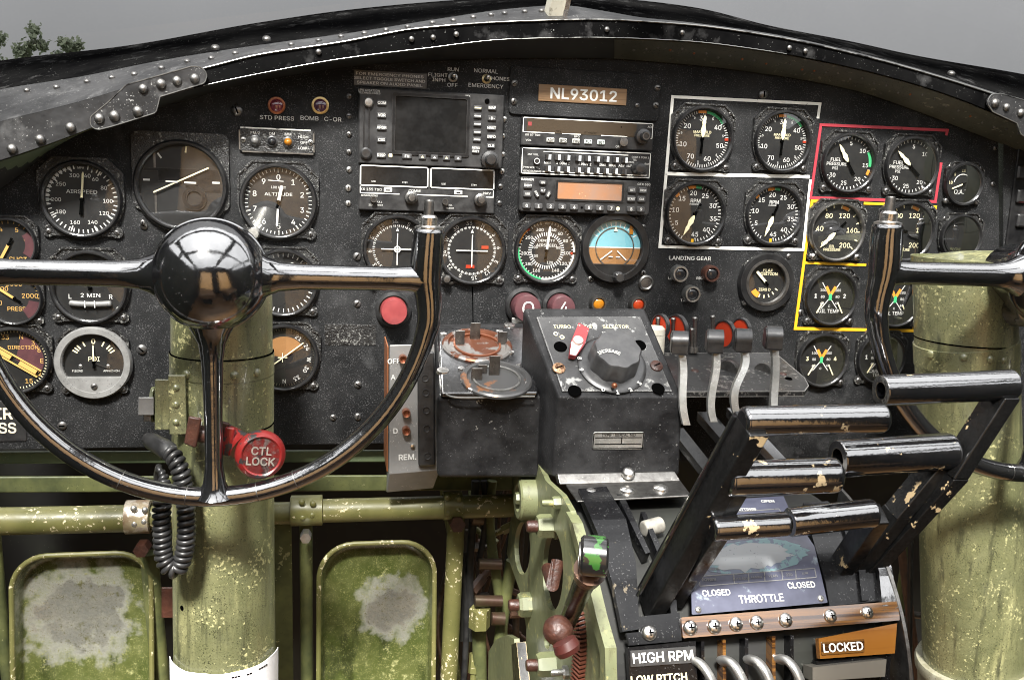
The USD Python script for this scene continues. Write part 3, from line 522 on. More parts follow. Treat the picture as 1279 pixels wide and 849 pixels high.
g.add("horizon_mask", prism(Polygon([(-.94 * R, .42 * R), (.94 * R, .42 * R), (.94 * R, -.12 * R), (.55 * R, -.12 * R), (.3 * R, .1 * R), (-.55 * R, .1 * R), (-.55 * R, .34 * R), (-.94 * R, .34 * R)]).intersection(Point(0, 0).buffer(.97 * R)), .0013, .0022), bezel_black, smooth=False)
g.add("horizon_bar", bar(-.66 * R, -.18 * R, .66 * R, .46 * R, .035 * R, .0036, .0042), cream, smooth=False)
g.add("aircraft_wing", cat([bar(-.36 * R, .10 * R, -.08 * R, .09 * R, .04 * R, .0044, .005), bar(.08 * R, .085 * R, .36 * R, .08 * R, .04 * R, .0044, .005)]), white, smooth=False)
g.put("dial_ticks", bar(-.9 * R, .12 * R, -.74 * R, .12 * R, .045 * R, .0024, .0027), white); g.put("dial_ticks", bar(.74 * R, .1 * R, .92 * R, .1 * R, .045 * R, .0024, .0027), white); g.put("dial_ticks", bar(-.62 * R, .42 * R, -.62 * R, .9 * R, .05 * R, .0013, .0016), dull_steel); g.put("dial_ticks", bar(-.62 * R, -.12 * R, -.62 * R, -.7 * R, .05 * R, .0013, .0016), dull_steel)
g.put("dial_ticks", bar(*pol(-35, .8 * R), *pol(-35, .95 * R), .04 * R, .0013, .0016), white); g.put("dial_ticks", bar(*pol(8, .82 * R), *pol(8, .98 * R), .04 * R, .0013, .0016), cream); g.add("gimbal", ring(.18 * R, .3 * R, .0013, .003).apply_translation([.3 * R, -.3 * R, 0]), bezel_black); g.done()
g = gauge("altimeter", "altimeter right of the horizon dial, white pointers at 5 and 0", 348, 252, 42, category="altimeter")
nums(g, [(str(i), 36 * i) for i in range(10)], .72, .17, bold=False); ticks(g, np.arange(0, 360, 7.2), .88, .97, .022); ticks(g, np.arange(0, 360, 36), .85, .98, .04); say(g, "ALTITUDE", 0, .22, .09, sx=1.3); say(g, "100 FEET", .0, .42, .07); g.put("dial_lettering", bar(-.3 * g.R, .62 * g.R, .15 * g.R, .60 * g.R, .02 * g.R, .0013, .0016), white)
needle(g, 184, .74, .06, .2, white); needle(g, 12, .50, .09, .2, white, z=.0042, part="short_needle"); R = g.R
g.add("setting_knob", lathe([(0, 0), (.2 * R, 0), (.2 * R, .008), (.16 * R, .011), (0, .0115)], 20).apply_translation([*g.L(317, 291), 0]), steel); g.done()
g = gauge("pressure_gauge", "hydraulic pressure dial at the left edge reading up to 2000", 19, 372, 30)
nums(g, [("0", 250), ("500", 310), ("1000", 0), ("2000", 80)], .60, .2, lumi, bold=False); ticks(g, range(-110, 100, 10), .88, .98, .03, lumi); say(g, "PRESS", .05, -.45, .17, lumi); needle(g, -55, .7, .10, .3, lumi); arc(g, 100, 150, .55, .98, knob_maroon); g.done()
g = gauge("turn_indicator", "turn and bank dial half hidden behind the left wheel spoke", 113, 358, 41, bmat=dull_steel if False else None)
R = g.R; say(g, "2 MIN", 0, -.26, .12, sx=1.2); say(g, "L", -.58, -.3, .14); say(g, "R", .58, -.3, .14); ticks(g, [-62, 62], .66, .8, .06); ticks(g, [0], .6, .8, .08)
g.add("slip_tube", tube(spline([[-.55 * R, -.5 * R, .003], [0, -.53 * R, .003], [.55 * R, -.5 * R, .003]], 12), .09 * R, 12, dome=.6), bezel_grey); g.put("dial_ticks", bar(-.14 * R, -.62 * R, -.14 * R, -.4 * R, .03 * R, .0062, .0065), white); g.put("dial_ticks", bar(.14 * R, -.62 * R, .14 * R, -.4 * R, .03 * R, .0062, .0065), white); needle(g, 0, .7, .07, .1, white); g.done()
g = gauge("climb_gauge", "rate of climb dial mostly hidden by the wheel hub and right spoke", 354, 353, 38)
nums(g, [("0", 270), ("5", 300), ("1", 330), ("2", 25), ("4", 80), ("6", 100)], .66, .17, bold=False); ticks(g, range(0, 360, 10), .86, .98, .03); say(g, "CLIMB", 0, .25, .1); needle(g, 60, .78, .05, .3, cream); g.done()
g = gauge("direction_gauge", "remote direction dial at lower left with red sector and double amber pointers", 20, 449, 38, category="compass dial"); R = g.R
arc(g, 15, 120, .0, .86, knob_maroon, z=.00125)
nums(g, [("N", 15), ("3", 45), ("6", 66), ("E", 92), ("12", 125), ("15", 152), ("S", 190), ("33", -20)], .80, .16, lumi); ticks(g, range(0, 360, 6), .91, .98, .02, cream); say(g, "DIRECTION", .25, .42, .12, lumi)
th = trimesh.transformations.rotation_matrix(math.radians(-33), [0, 0, 1])
for k, (a, b, c, w) in enumerate([(-.8, .85, .12, .05), (-.8, .85, -.12, .05), (-.75, -.15, 0, .14), (.15, .75, 0, .14)]): g.add("pointer", bar(a * R, c * R, b * R, c * R, w * R, .003, .0036 + k * .0001).apply_transform(th), lumi, smooth=False)
g.done()
g = gauge("director_indicator", "pale bezelled half round dial with a pointer at zero, lower left", 118, 452, 36, mmat=crinkle, bmat=bezel_grey, bez=1.27, category="deviation indicator"); R = g.R
g.add("lower_bezel", prism(Point(0, 0).buffer(1.03 * R).intersection(sbox(-2 * R, -2 * R, 2 * R, -.5 * R)), .0012, .0080), bezel_grey, smooth=20); screw(g, xy=(.02 * R, -.8 * R), z=.008, r=4, mat=dark_screw)
say(g, "0", 0, .74, .17, cream, True); ticks(g, [-58, -50, -42, -26, 26, 42, 50, 58], .62, .80, .045, cream); say(g, "PDI", 0, .12, .16, cream); say(g, "P.B.IND", -.55, -.3, .07); say(g, "APPROACH", .55, -.3, .07); needle(g, 0, .62, .05, .2, cream); needle(g, 112, .8, .015, .05, dull_steel, part="fine_needle")
for sx in (-1, 1): screw(g, xy=(sx * .45 * R, -.14 * R), z=.0014, r=2.6, mat=steel)
g.done()
g = gauge("gyro_dial", "orange topped heading dial just right of the left control column", 355, 446, 38, category="compass dial"); R = g.R
arc(g, -80, 62, .0, .84, orange_arc if False else earth_brown, z=.00125)
g.put("dial_ring", ring(.70 * R, .96 * R, .0013, .0015), dial_black); nums(g, [("30", 120), ("W", 95), ("33", 150), ("N", 180), ("24", 65), ("21", 35)], .80, .14, rot=True); ticks(g, range(0, 360, 5), .89, .96, .018, cream); g.add("horizon_bar", bar(-.7 * R, -.5 * R, .62 * R, .5 * R, .035 * R, .003, .0036), cream, smooth=False); g.put("dial_ticks", bar(-.2 * R, 0, .1 * R, 0, .03 * R, .0025, .0028), cream); g.put("dial_ticks", bar(-.05 * R, -.15 * R, -.05 * R, .15 * R, .03 * R, .0025, .0029), cream); g.done()
# --- middle group
CARD = ["N", "3", "6", "E", "12", "15", "S", "21", "24", "W", "30", "33"]
def vor(name, label, u, v, r, off, extra):
    g = gauge(name, label, u, v, r, category="course indicator"); R = g.R
    nums(g, [(c, off + 30 * i) for i, c in enumerate(CARD)], .90, .13, rot=True); ticks(g, np.arange(0, 360, 5), .74, .80, .016); ticks(g, np.arange(off, off + 360, 10), .72, .80, .022)
    g.add("lubber_mark", prism(Polygon([(-.05 * R, .58 * R), (.05 * R, .58 * R), (0, .70 * R)]), .0014, .002), white, smooth=False)
    g.add("needle", bar(-.52 * R, 0, .52 * R, 0, .035 * R, .003, .0035), white, smooth=False); g.add("needle", bar(0, -.52 * R, 0, .52 * R, .035 * R, .0036, .0041), white, smooth=False)
    for k in range(-4, 5):
        if k: ticks(g, [0], 0, 0, 0) if False else g.put("deviation_dots", lathe([(0, .0043), (.018 * R, .0042), (.018 * R, .0014)], 8).apply_translation([k * .11 * R, 0, 0]), white)
    if extra:
        say(g, "NAV", .45, .12, .06); g.add("warning_flag", prism(sbox(.32 * R, .07 * R, .55 * R, .17 * R), .0013, .0018), flag_red, smooth=False); g.add("warning_flag", prism(sbox(-.18 * R, -.58 * R, .1 * R, -.47 * R), .0013, .0018), flag_red, smooth=False)
    else: g.add("centre_ring", ring(.07 * R, .11 * R, .0042, .0046), white)
    g.add("course_knob", lathe([(0, 0), (.15 * R, 0), (.15 * R, .007), (.1 * R, .010), (0, .0105)], 20).apply_translation([-.83 * R, -.93 * R, .003]), dull_steel); g.done()
vor("course_indicator", "course dial with bullseye cross, partly behind the left yoke grip", 496, 311, 38, 204, False)
vor("course_indicator", "course dial with plain white cross and small red flags, right of the left yoke grip", 589, 313, 38, 23, True)
g = gauge("airspeed_gauge", "centre airspeed dial with green and white arcs under the transponder", 682, 313, 37)
ticks(g, range(10, 350, 7), .88, .96, .025); ticks(g, range(15, 360, 8), .50, .62, .03); nums(g, [("40", 18), ("60", 38), ("80", 62), ("100", 95), ("120", 125), ("140", 152), ("160", 205), ("180", 232), ("200", 262), ("250", 305), ("300", 340)], .74, .11); nums(g, [("200", 285), ("80", 75), ("150", 245), ("120", 160)], .42, .09)
say(g, "MPH", 0, .92, .06); say(g, "DENSITY", 0, .34, .08, sx=1.2); say(g, "AIRSPEED", 0, .18, .09, sx=1.2); arc(g, 70, 188, .93, .985, white); arc(g, 188, 275, .93, .985, green_arc); arc(g, 284, 314, .93, .985, orange_arc); arc(g, 314, 320, .9, .985, flag_red); arc(g, 92, 97, .84, .985, flag_red); needle(g, 6, .84, .075, .3, white); g.done()
g = gauge("attitude_indicator", "blue over brown attitude dial to the right of the centre airspeed", 767, 309, 34, mount="none", bez=1.3, category="attitude indicator", screws=False); R = g.R
half = Point(0, 0).buffer(.985 * R, quad_segs=24).intersection(sbox(-2 * R, -.62 * R, 2 * R, 2 * R))
g.add("sky_half", prism(half.intersection(sbox(-2 * R, 0, 2 * R, 2 * R)), .0013, .002), sky_blue, smooth=False); g.add("ground_half", prism(half.intersection(sbox(-2 * R, -2 * R, 2 * R, 0)), .0013, .002), earth_brown, smooth=False); g.add("horizon_line", bar(-.98 * R, 0, .98 * R, 0, .035 * R, .0021, .0024), white, smooth=False)
g.add("bank_ring", ring(.70 * R, .74 * R, .0022, .0027), dull_steel); ticks(g, range(-60, 61, 12), .78, .93, .035, white, z=.0021); g.add("bank_pointer", prism(Polygon([(-.07 * R, .60 * R), (.07 * R, .60 * R), (0, .76 * R)]), .0028, .0033), cream, smooth=False)
g.add("aircraft_symbol", cat([bar(-.52 * R, -.45 * R, -.1 * R, -.12 * R, .04 * R, .003, .0034), bar(.1 * R, -.12 * R, .46 * R, -.45 * R, .04 * R, .003, .0034), bar(-.22 * R, -.34 * R, -.06 * R, -.34 * R, .04 * R, .003, .0035), bar(.06 * R, -.34 * R, .22 * R, -.34 * R, .04 * R, .003, .0035)]), white, smooth=False); g.add("flag", prism(sbox(.52 * R, .50 * R, .66 * R, .82 * R), .0028, .0033), lamp_amber, smooth=False); g.add("lower_bezel", prism(Point(0, 0).buffer(1.02 * R).intersection(sbox(-2 * R, -2 * R, 2 * R, -.6 * R)), .0012, .0075), bezel_black, smooth=20)
g.add("cage_knob", lathe([(0, 0), (.2 * R, 0), (.2 * R, .012), (.15 * R, .015), (0, .0155)], 20, lambda t: 1 + .04 * np.cos(10 * t)).apply_translation([.12 * R, -1.05 * R, .004]), bakelite)
for u, v in ((741, 285), (803, 284), (738, 348), (803, 341)): screw(g, u, v, 4, dull_steel, cross=True)
g.done()
# --- right group
for k, (u, v, r_, lb) in enumerate([(876, 174, 36, "left manifold pressure dial, upper left in the white frame"), (975.5, 177, 34, "right manifold pressure dial, upper right in the white frame")]):
    g = gauge("manifold_gauge", lb, u, v, r_); nums(g, [("10", 254), ("20", 307), ("30", 0), ("40", 53), ("50", 106), ("60", 159), ("70", 212)], .70, .17); ticks(g, np.arange(-106, 215, 5.3), .87, .97, .022); ticks(g, np.arange(-106, 215, 26.5), .83, .97, .035); nums(g, [("5", 284), ("5", 336), ("5", 27), ("5", 80), ("5", 132), ("5", 186)], .78, .085, bold=False)
    say(g, "MANIFOLD", 0, .24, .09, cream); say(g, "PRESSURE", 0, .12, .08, cream); arc(g, -12, 6, .88, .97, orange_arc); arc(g, 8, 53, .88, .97, green_arc); arc(g, 86, 91, .84, .97, flag_red); needle(g, 2, .82, .1, .5, cream, "lance"); g.done()
for k, (u, v, r_, lb, nd) in enumerate([(867, 267, 35.5, "left RPM dial, lower left in the white frame", 207), (965, 268, 34, "right RPM dial, lower right in the white frame", 200)]):
    g = gauge("rpm_gauge", lb, u, v, r_); nums(g, [(str(5 * (i + 1)), -117 + 36.5 * i) for i in range(9)], .72, .17, bold=False); ticks(g, np.arange(-153, 176, 7.3), .88, .98, .026); ticks(g, np.arange(-117, 176, 36.5), .85, .98, .04); say(g, "RPM", 0, .45, .13); say(g, "HUNDREDS", 0, .33, .055); arc(g, -18, -2, .88, .98, orange_arc); arc(g, 0, 12, .88, .98, green_arc); arc(g, -52, -42, .88, .98, orange_arc); arc(g, 178, 184, .88, 1.0, yellow); needle(g, nd, .86, .1, .4, cream, "lance"); g.done()
for u, v, lb, nd in [(1058, 204, "left fuel pressure dial in the red frame", -33), (1136, 208, "right fuel pressure dial in the red frame", -48)]:
    g = gauge("fuel_gauge", lb, u, v, 33); nums(g, [("5", 5), ("10", 50), ("15", 94), ("20", 141), ("25", 187), ("30", 232)], .74, .16, bold=False); ticks(g, np.arange(-40, 240, 9), .88, .98, .03); say(g, "FUEL", -.5, .12, .13); say(g, "PRESSURE", -.45, -.04, .12); say(g, "PSI", -.5, -.2, .1); arc(g, 62, 96, .87, .98, green_arc); arc(g, 104, 116, .87, .98, orange_arc); needle(g, nd, .82, .1, .5, cream, "lance"); g.done()
g = gauge("temperature_gauge", "small outside air temperature dial on an octagonal mount at far right", 1201, 230, 23, bez=1.18); R = g.R
nums(g, [("10", 0), ("20", 40), ("0", -45), ("30", 82), ("10", -85)], .72, .16, cream, bold=False); arc(g, -80, 75, .50, .54, white); say(g, "O.A.T.", 0, -.42, .23); needle(g, -112, .72, .07, .2, cream); g.done()
g = gauge("dead_gauge", "dark blank dial on an angular mount behind the right yoke top", 1197, 297, 26, category="gauge"); say(g, "BLOWER", 0, -.55, .14, olive); g.add("inner_ring", ring(.7 * g.R, .8 * g.R, .0013, .003), bezel_black); g.done()
for u, v, lb, nd in [(1043, 289, "left oil pressure dial in the yellow frame with pointer at 0", 225), (1130, 289, "right oil pressure dial in the yellow frame, half behind the right yoke grip", 112)]:
    g = gauge("oil_gauge", lb, u, v, 33.5, bmat=dull_steel if u < 1100 else None); nums(g, [("0", 225), ("40", -82), ("80", -30), ("120", 27), ("160", 85), ("200", 140)], .66, .19, cream, bold=False); ticks(g, list(range(-30, 150, 20)), .86, .98, .04, cream); say(g, "OIL", -.1, -.56, .1, cream); say(g, "PRESSURE", -.08, -.68, .1, cream); arc(g, 12, 28, .86, .98, orange_arc); needle(g, nd, .86, .11, .5, cream if u < 1100 else dull_steel, "lance")
    if u < 1100:
        for uu, vv in ((1014, 320), (1068, 321)): screw(g, uu, vv, 4.2, bright_steel, z=.0036)
    g.done()
g = gauge("flap_gauge", "flap position dial with wide black ring below the white frame", 955, 352, 27, bez=1.36, mmat=crinkle, bmat=bezel_black); R = g.R
g.add("inner_ring", ring(.94 * R, 1.06 * R, .003, .0094), dull_steel); say(g, "FLAP", .1, .55, .15, cream); say(g, "POSITION", .1, .38, .14, cream); say(g, "ZERO D", .0, -.35, .12, cream); ticks(g, [120, 140, 160, 180, 200], .6, .75, .05, cream); arc(g, 205, 235, .55, .8, orange_arc); needle(g, -45, .7, .12, .2, cream); g.done()
def dual(name, label, u, v, r, l, rt, txt, ymat):
    g = gauge(name, label, u, v, r, screws=True); R = g.R; say(g, l, -.62, .05, .16, ymat, True); say(g, rt, .62, .05, .16, ymat, True)
    if txt: [say(g, tx, 0, -.55 - .17 * i, .14) for i, tx in enumerate(txt)]
    for sx in (-1, 1):
        g.put("dial_ticks", bar(0, .0, sx * .38 * R, .58 * R, .03 * R, .0013, .0015), white); g.put("dial_ticks", bar(0, -.02 * R, sx * .34 * R, -.45 * R, .03 * R, .0013, .00155), white); g.add("needle", bar(sx * .55 * R, -.62 * R, sx * .32 * R, -.2 * R, .05 * R, .003, .0035), cream, smooth=False); g.put("coloured_arc", bar(sx * .03 * R, .12 * R, sx * .2 * R, .42 * R, .12 * R, .0016, .0018), orange_arc)
        for yy, tx in ((.28, "100"), (.02, "80"), (-.24, "40")): g.put("numerals", text(tx, .10 * R, sx * .32 * R, yy * R, .0014), white)
    g.add("green_band", bar(0, -.12 * R, 0, .14 * R, .13 * R, .0019, .0022), green_arc, smooth=False); say(g, "C", 0, -.36, .09); g.done(); return g
dual("twin_temperature_gauge", "oil temperature twin dial, lower left in the yellow frame", 1036, 371, 31.5, "1", "2", ["OIL TEMP"], white)
dual("twin_temperature_gauge", "twin dial hidden behind the right yoke rim, lower right in the yellow frame", 1117, 374, 31, "3", "4", ["OIL TEMP"], white)
dual("twin_temperature_gauge", "twin dial with green pointer column just under the yellow frame", 1025, 449, 30.5, "3", "4", None, cream)
dual("twin_temperature_gauge", "carburettor air twin dial above the highest throttle grip", 1098, 447, 29.5, "1", "2", ["CARB AIR", "TEMP"], white)

# ================================================================== RADIOS AND SMALL PANEL FITTINGS
def unit(name, label, category, u0, v0, u1, v1, z1, mat=None, r=1.5):
    u, v = (u0 + u1) / 2, (v0 + v1) / 2; t = T(name, label, category, P(u, v, 0), frame="panel"); a, b = t.L(u0, v), t.L(u1, v); c, d = t.L(u, v0), t.L(u, v1)
    t.w, t.h, t.z = b[0] - a[0], c[1] - d[1], z1; t.u0, t.v0, t.du, t.dv = u0, v0, u1 - u0, v1 - v0
    t.q = lambda uu, vv: ((uu - u) / (u1 - u0) * t.w, -(vv - v) / (v1 - v0) * t.h)          # pixel offsets of the face itself, free of the camera's roll
    t.add("faceplate", bevel_box(t.w, t.h, 0, z1, .0012, r=r * t.s), mat or radio_black, smooth=20); return t
def key(t, part, u, v, w, h, dz, mat, label=None, lt=None, lh=3.2, lm=white, r=1.0, sx=1.0):
    x, y = t.q(u, v); k = t.add(part, bevel_box(w * t.s, h * t.s, t.z, t.z + dz, min(.0007, dz * .5), x, y, r=r * t.s), mat, smooth=20, label=label)
    if lt: t.put("lettering", text(lt, lh * t.s, x, y, t.z + dz + .0001, bold=True, sx=sx), lm, k)
    return k
def knob(t, part, u, v, prof, mat, n=24, flute=None, base=None):
    x, y = t.q(u, v) if hasattr(t, "q") else t.L(u, v); p = [(r_ * t.s, z_ * t.s) for r_, z_ in prof]; return t.add(part, lathe(p, n, flute).apply_translation([x, y, t.z if base is None else base]), mat)
def rule(t, u0, v0, u1, v1, w, mat, part="printed_line", z=0.0002):
    (x0, y0), (x1, y1) = t.q(u0, v0), t.q(u1, v1); dx, dy = np.sign(x1 - x0) * w * t.s / 2, np.sign(y1 - y0) * w * t.s / 2; t.add(part, bar(x0 - dx, y0 - dy, x1 + dx, y1 + dy, w * t.s, t.z + z, t.z + z + .0003), mat, smooth=False)
def word(t, s_, u, v, h, mat=white, sx=1.1, bold=False): x, y = t.q(u, v); t.add("lettering", text(s_, h * t.s, x, y, t.z + .0002, sx=sx, bold=bold), mat, smooth=False)
# multi function display; its own face runs level, so rows are given on an unrolled grid
t = unit("navigation_display", "dark multi function display unit with blank screen and rows of lettered keys", "avionics display", 449, 115.5, 628, 208, .011, r=2)
x, y = t.q(537, 157); t.add("screen_frame", prism(rrect(96 * t.s, 74 * t.s, 3 * t.s, x, y).difference(rrect(88 * t.s, 66 * t.s, 2 * t.s, x, y)), t.z, t.z + .0015), bezel_black, smooth=20); t.add("screen", bevel_box(89 * t.s, 67 * t.s, t.z - .001, t.z + .0003, .0001, x, y), radio_dark, smooth=False)
for i, (n_, v) in enumerate([("COM", 133), ("VOR", 148), ("APDR", 163), ("CDI", 178), ("DISP", 197)]): key(t, "key", 476.5, v, 11, 6.5, .0022, button_grey, lt=n_, lh=3.2)
for i, v in enumerate([133, 143, 153, 163, 172.5]): k = key(t, "softkey", 594.5, v, 10, 5.5, .0022, button_grey); x, y = t.q(594.5, v); t.add("key_bar", bar(x - 4 * t.s, y, x + 4 * t.s, y, 1.6 * t.s, t.z + .0022, t.z + .0025), cream if i == 0 else white, smooth=False, parent=k)
k = key(t, "key", 593.5, 185, 10, 9, .0022, button_grey); x, y = t.q(593.5, 185); t.put("lettering", text("MENU", 2.6 * t.s, x, y + 2.1 * t.s, t.z + .0023, bold=True), white, k); t.put("lettering", text("EXIT", 2.6 * t.s, x, y - 2.1 * t.s, t.z + .0023, bold=True), white, k)
for n_, v, m_ in [("MAP", 132, white), ("-D-", 145, white), ("NRST", 157, white), ("INFO", 168, white), ("CLR", 179.5, white)]: key(t, "key", 612.5, v, 10.5, 6, .0022, button_grey, lt=n_, lh=3.1, lm=m_)
for i, u in enumerate([508, 527, 542, 557, 571.5]):
    k = key(t, "key", u, 197, 12 if i == 0 else 9, 6, .0022, button_grey, lt="FN" if i == 0 else None, lh=3.2)
    if i: x, y = t.q(u, 197); t.add("arrow", prism(Polygon([(x - 1.8 * t.s, y - 1.2 * t.s), (x + 1.8 * t.s, y - 1.2 * t.s), (x, y + 1.6 * t.s)]), t.z + .0022, t.z + .0025), cream if i % 2 else white, smooth=False, parent=k)
key(t, "photocell", 488, 197, 4.5, 4.5, .001, cream); x, y = t.q(458, 166); t.add("card_slot", prism(rrect(8 * t.s, 58 * t.s, 1.2 * t.s, x, y).difference(rrect(4.6 * t.s, 54 * t.s, 1 * t.s, x, y)), t.z, t.z + .0018), bezel_black, smooth=20)
knob(t, "slot_screw", 460.5, 133, [(0, 0), (6, 0), (6, 3), (4.5, 5), (0, 5.5)], steel); knob(t, "slot_latch", 458, 195.5, [(0, 0), (7, 0), (7, 3), (5, 4.5), (0, 4.5)], bakelite); knob(t, "tuning_knob", 611, 197, [(0, 0), (11, 0), (10.6, 8), (7, 9), (6.8, 17), (5.6, 19), (0, 19.3)], bakelite, 40, lambda a: 1 + .03 * np.cos(20 * a)); knob(t, "light_sensor", 606, 124, [(0, 0), (3, 0), (3, 1), (0, 1.2)], hole_black)
word(t, "UPS AVIATION", 461, 118.8, 2.4); word(t, "TECHNOLOGIES", 461.5, 121.8, 2.2); word(t, "MX", 582, 119, 2.6); t.done()
# nav com radio
t = unit("nav_com_radio", "black nav com radio with two blank white framed windows below the display", "radio", 449, 208.8, 618, 264.5, .008)
for a, b in ((451, 533), (537, 616)):
    x, y = t.q((a + b) / 2, 221.5); t.add("display_window", bevel_box((b - a - 2) * t.s, 23 * t.s, t.z - .001, t.z + .0004, .0002, x, y), radio_dark, smooth=False)
    for l in ((a, 209.8, b, 209.8), (a, 234, b, 234), (a, 209.8, a, 234), (b, 209.8, b, 234)): rule(t, *l, 1.5, white, z=.0006)
rule(t, 451, 243.5, 498, 243.5, 1.2, white); rule(t, 516, 243.5, 583, 243.5, 1.2, white); rule(t, 451, 234, 451, 243, 1.2, white); rule(t, 616, 234, 616, 243, 1.2, white); rule(t, 600, 243.5, 616, 243.5, 1.2, white)
for s_, u, v, h in (("KX 155 TSO", 464, 238.8, 3), ("COMM", 517, 238.8, 3), ("NAV", 608, 238.8, 3), ("BENDIX/KING", 462, 246.5, 2), ("PULL", 474, 254, 2), ("25K", 464, 258, 2), ("TEST", 475, 258, 2), ("PULL", 561, 255, 2), ("IDENT", 562, 259, 2)): word(t, s_, u, v, h)
for s_, u, v in (("USE", 467, 229), ("STBY", 505, 229), ("USE", 553, 229), ("STBY", 591, 229)): x, y = t.q(u, v); t.add("lettering", text(s_, 2 * t.s, x, y, t.z + .0006), white, smooth=False)
for u in (484.5, 571.5): k = key(t, "transfer_key", u, 239, 10, 5.6, .002, white); x, y = t.q(u, 239); t.put("arrows", bar(x - 2.6 * t.s, y, x + 2.6 * t.s, y, 1.4 * t.s, t.z + .002, t.z + .0023), hole_black, k)
for u in (513, 599): knob(t, "tuning_knob", u, 247, [(0, 0), (8, 0), (7.7, 7), (5.2, 8), (5, 14), (4, 15.5), (0, 15.8)], dull_steel, 40, lambda a: 1 + .03 * np.cos(20 * a))
for u in (467, 555): knob(t, "volume_knob", u, 251, [(0, 0), (4, 0), (3.7, 6), (0, 6.2)], bakelite); knob(t, "knob_ring", u, 251, [(2.8, 6.3), (3.6, 6.3), (3.6, 6.8), (2.8, 6.8)], dull_steel)
knob(t, "fixing_hole", 533, 257, [(0, 0), (2, 0), (2, .4), (0, .5)], hole_black); t.done()
# right stack: direction finder, audio panel, transponder
t = unit("direction_finder_radio", "top radio of the right stack with long brown tinted window and double knob", "radio", 650.5, 150.5, 814, 185.5, .010)
x, y = t.q(724, 160.5); t.add("display_window", bevel_box(140 * t.s, 17 * t.s, t.z - .001, t.z + .0004, .0002, x, y), radio_dark if False else M("brown_window", (.045, .035, .025), .2), smooth=False)
for l in ((652, 151.5, 812, 151.5), (652, 151.5, 652, 168.5), (652, 169, 690, 169), (700, 169, 722, 169), (748, 169, 780, 169), (812, 151.5, 812, 170), (800, 170, 812, 170)): rule(t, *l, .9, frame_white)
for u, n_ in ((685.5, "ADF"), (701, "BFO"), (717, "FRQ"), (732, "FLT"), (748, "SET")): key(t, "key", u, 177.5, 9.6, 5.6, .002, M("key_pale" + n_.lower(), (.50, .50, .46) if u < 725 else (.55, .62, .58), .5), lt=n_, lh=3, lm=hole_black)
for s_, u, v in (("FRQ", 695, 166.5), ("STANDBY", 735, 166.5), ("BFO", 718, 171.8), ("KR 87 TSO", 664, 172.4), ("VOL", 659, 179), ("ADF", 809, 155.5), ("OFF", 770, 182)): word(t, s_, u, v, 2.4)
knob(t, "tuning_knob", 799, 168, [(0, 0), (9.5, 0), (9.2, 8), (5.6, 9), (5.4, 15), (4.4, 16.5), (0, 16.8)], bakelite, 40, lambda a: 1 + .03 * np.cos(20 * a)); knob(t, "knob_ring", 799, 168, [(3.4, 16.9), (4.5, 16.9), (4.5, 17.5), (3.4, 17.5)], dull_steel); knob(t, "volume_knob", 775, 176, [(0, 0), (5.5, 0), (5.2, 7), (0, 7.4)], dull_steel); knob(t, "power_hole", 772.5, 157.5, [(0, 0), (1.4, 0), (1.4, .4), (0, .5)], hole_black); key(t, "indicator", 660, 159, 5, 5, .0006, knob_red); t.done()
t = unit("audio_panel", "audio selector panel with two rows of nine white tipped toggle keys", "audio panel", 649.5, 187.5, 811, 220.5, .009)
for l in ((651, 188.6, 809.5, 188.6), (651, 219.4, 809.5, 219.4), (651, 188.6, 651, 219.4), (809.5, 188.6, 809.5, 219.4), (677, 192, 781, 192), (677, 216.5, 805, 216.5)): rule(t, *l, .9, frame_white)
keyw = M("key_white", (.74, .78, .80), .4)
for i in range(9):
    u = 683 + 11.6 * i + (2 if i > 2 else 0)
    for v in (198.5, 212.8):
        k = key(t, "toggle_key", u - 1.2, v, 6.6, 7, .0035, bakelite); x, y = t.q(u + .8, v); t.add("key_tip", bevel_box(3 * t.s, 6.4 * t.s, t.z + .0034, t.z + .0045, .0004, x, y), keyw if not (i == 8 and v > 205) else button_grey, smooth=20, parent=k)
for s_, u in (("MKR", 682), ("1 COM 2", 701), ("1 NAV 2", 728), ("DME", 750), ("MKR", 762), ("ADF", 774), ("AUTO", 785)): word(t, s_, u, 205.4, 2.8, bold=True)
for s_, u, v in (("INT VOL", 664, 196), ("PHN SPK TEL", 663, 212), ("BENDIX/KING", 664, 216.6), ("COM 1 COM 2", 797, 194), ("EMG", 786, 200.5), ("TEL", 790, 197.5), ("EXT", 806, 202), ("OFF", 785, 217), ("SPKR", 803, 216.5)): word(t, s_, u, v, 2.2)
knob(t, "volume_knob", 668, 204, [(0, 0), (4, 0), (3.8, 5), (0, 5.3)], bakelite); knob(t, "knob_ring", 668, 204, [(2.8, 5.4), (3.5, 5.4), (3.5, 5.9), (2.8, 5.9)], white); knob(t, "selector_knob", 795, 207.5, [(0, 0), (8.5, 0), (8, 6), (6, 13), (0, 14)], bakelite, 40, lambda a: 1 + .12 * np.cos(2 * a)); t.done()
t = unit("transponder", "lowest radio of the right stack with amber screen and row of number keys", "transponder", 647.5, 223.5, 809, 266, .012, r=4)
x, y = t.q(733, 238.5); t.add("screen_frame", prism(rrect(88 * t.s, 25 * t.s, 1.5 * t.s, x, y).difference(rrect(82 * t.s, 20.5 * t.s, 1 * t.s, x, y)), t.z, t.z + .0012), bezel_black, smooth=20); t.add("screen", bevel_box(82.6 * t.s, 21 * t.s, t.z - .001, t.z + .0003, .0001, x, y), amber_lcd, smooth=False)
for i, u in enumerate([656, 670.5, 685, 699.5, 714, 732, 746, 760, 785, 797.5]): key(t, "number_key", u, 258.8, 10.4, 6.8, .0028, button_grey, lt=str(i), lh=3.6, r=2)
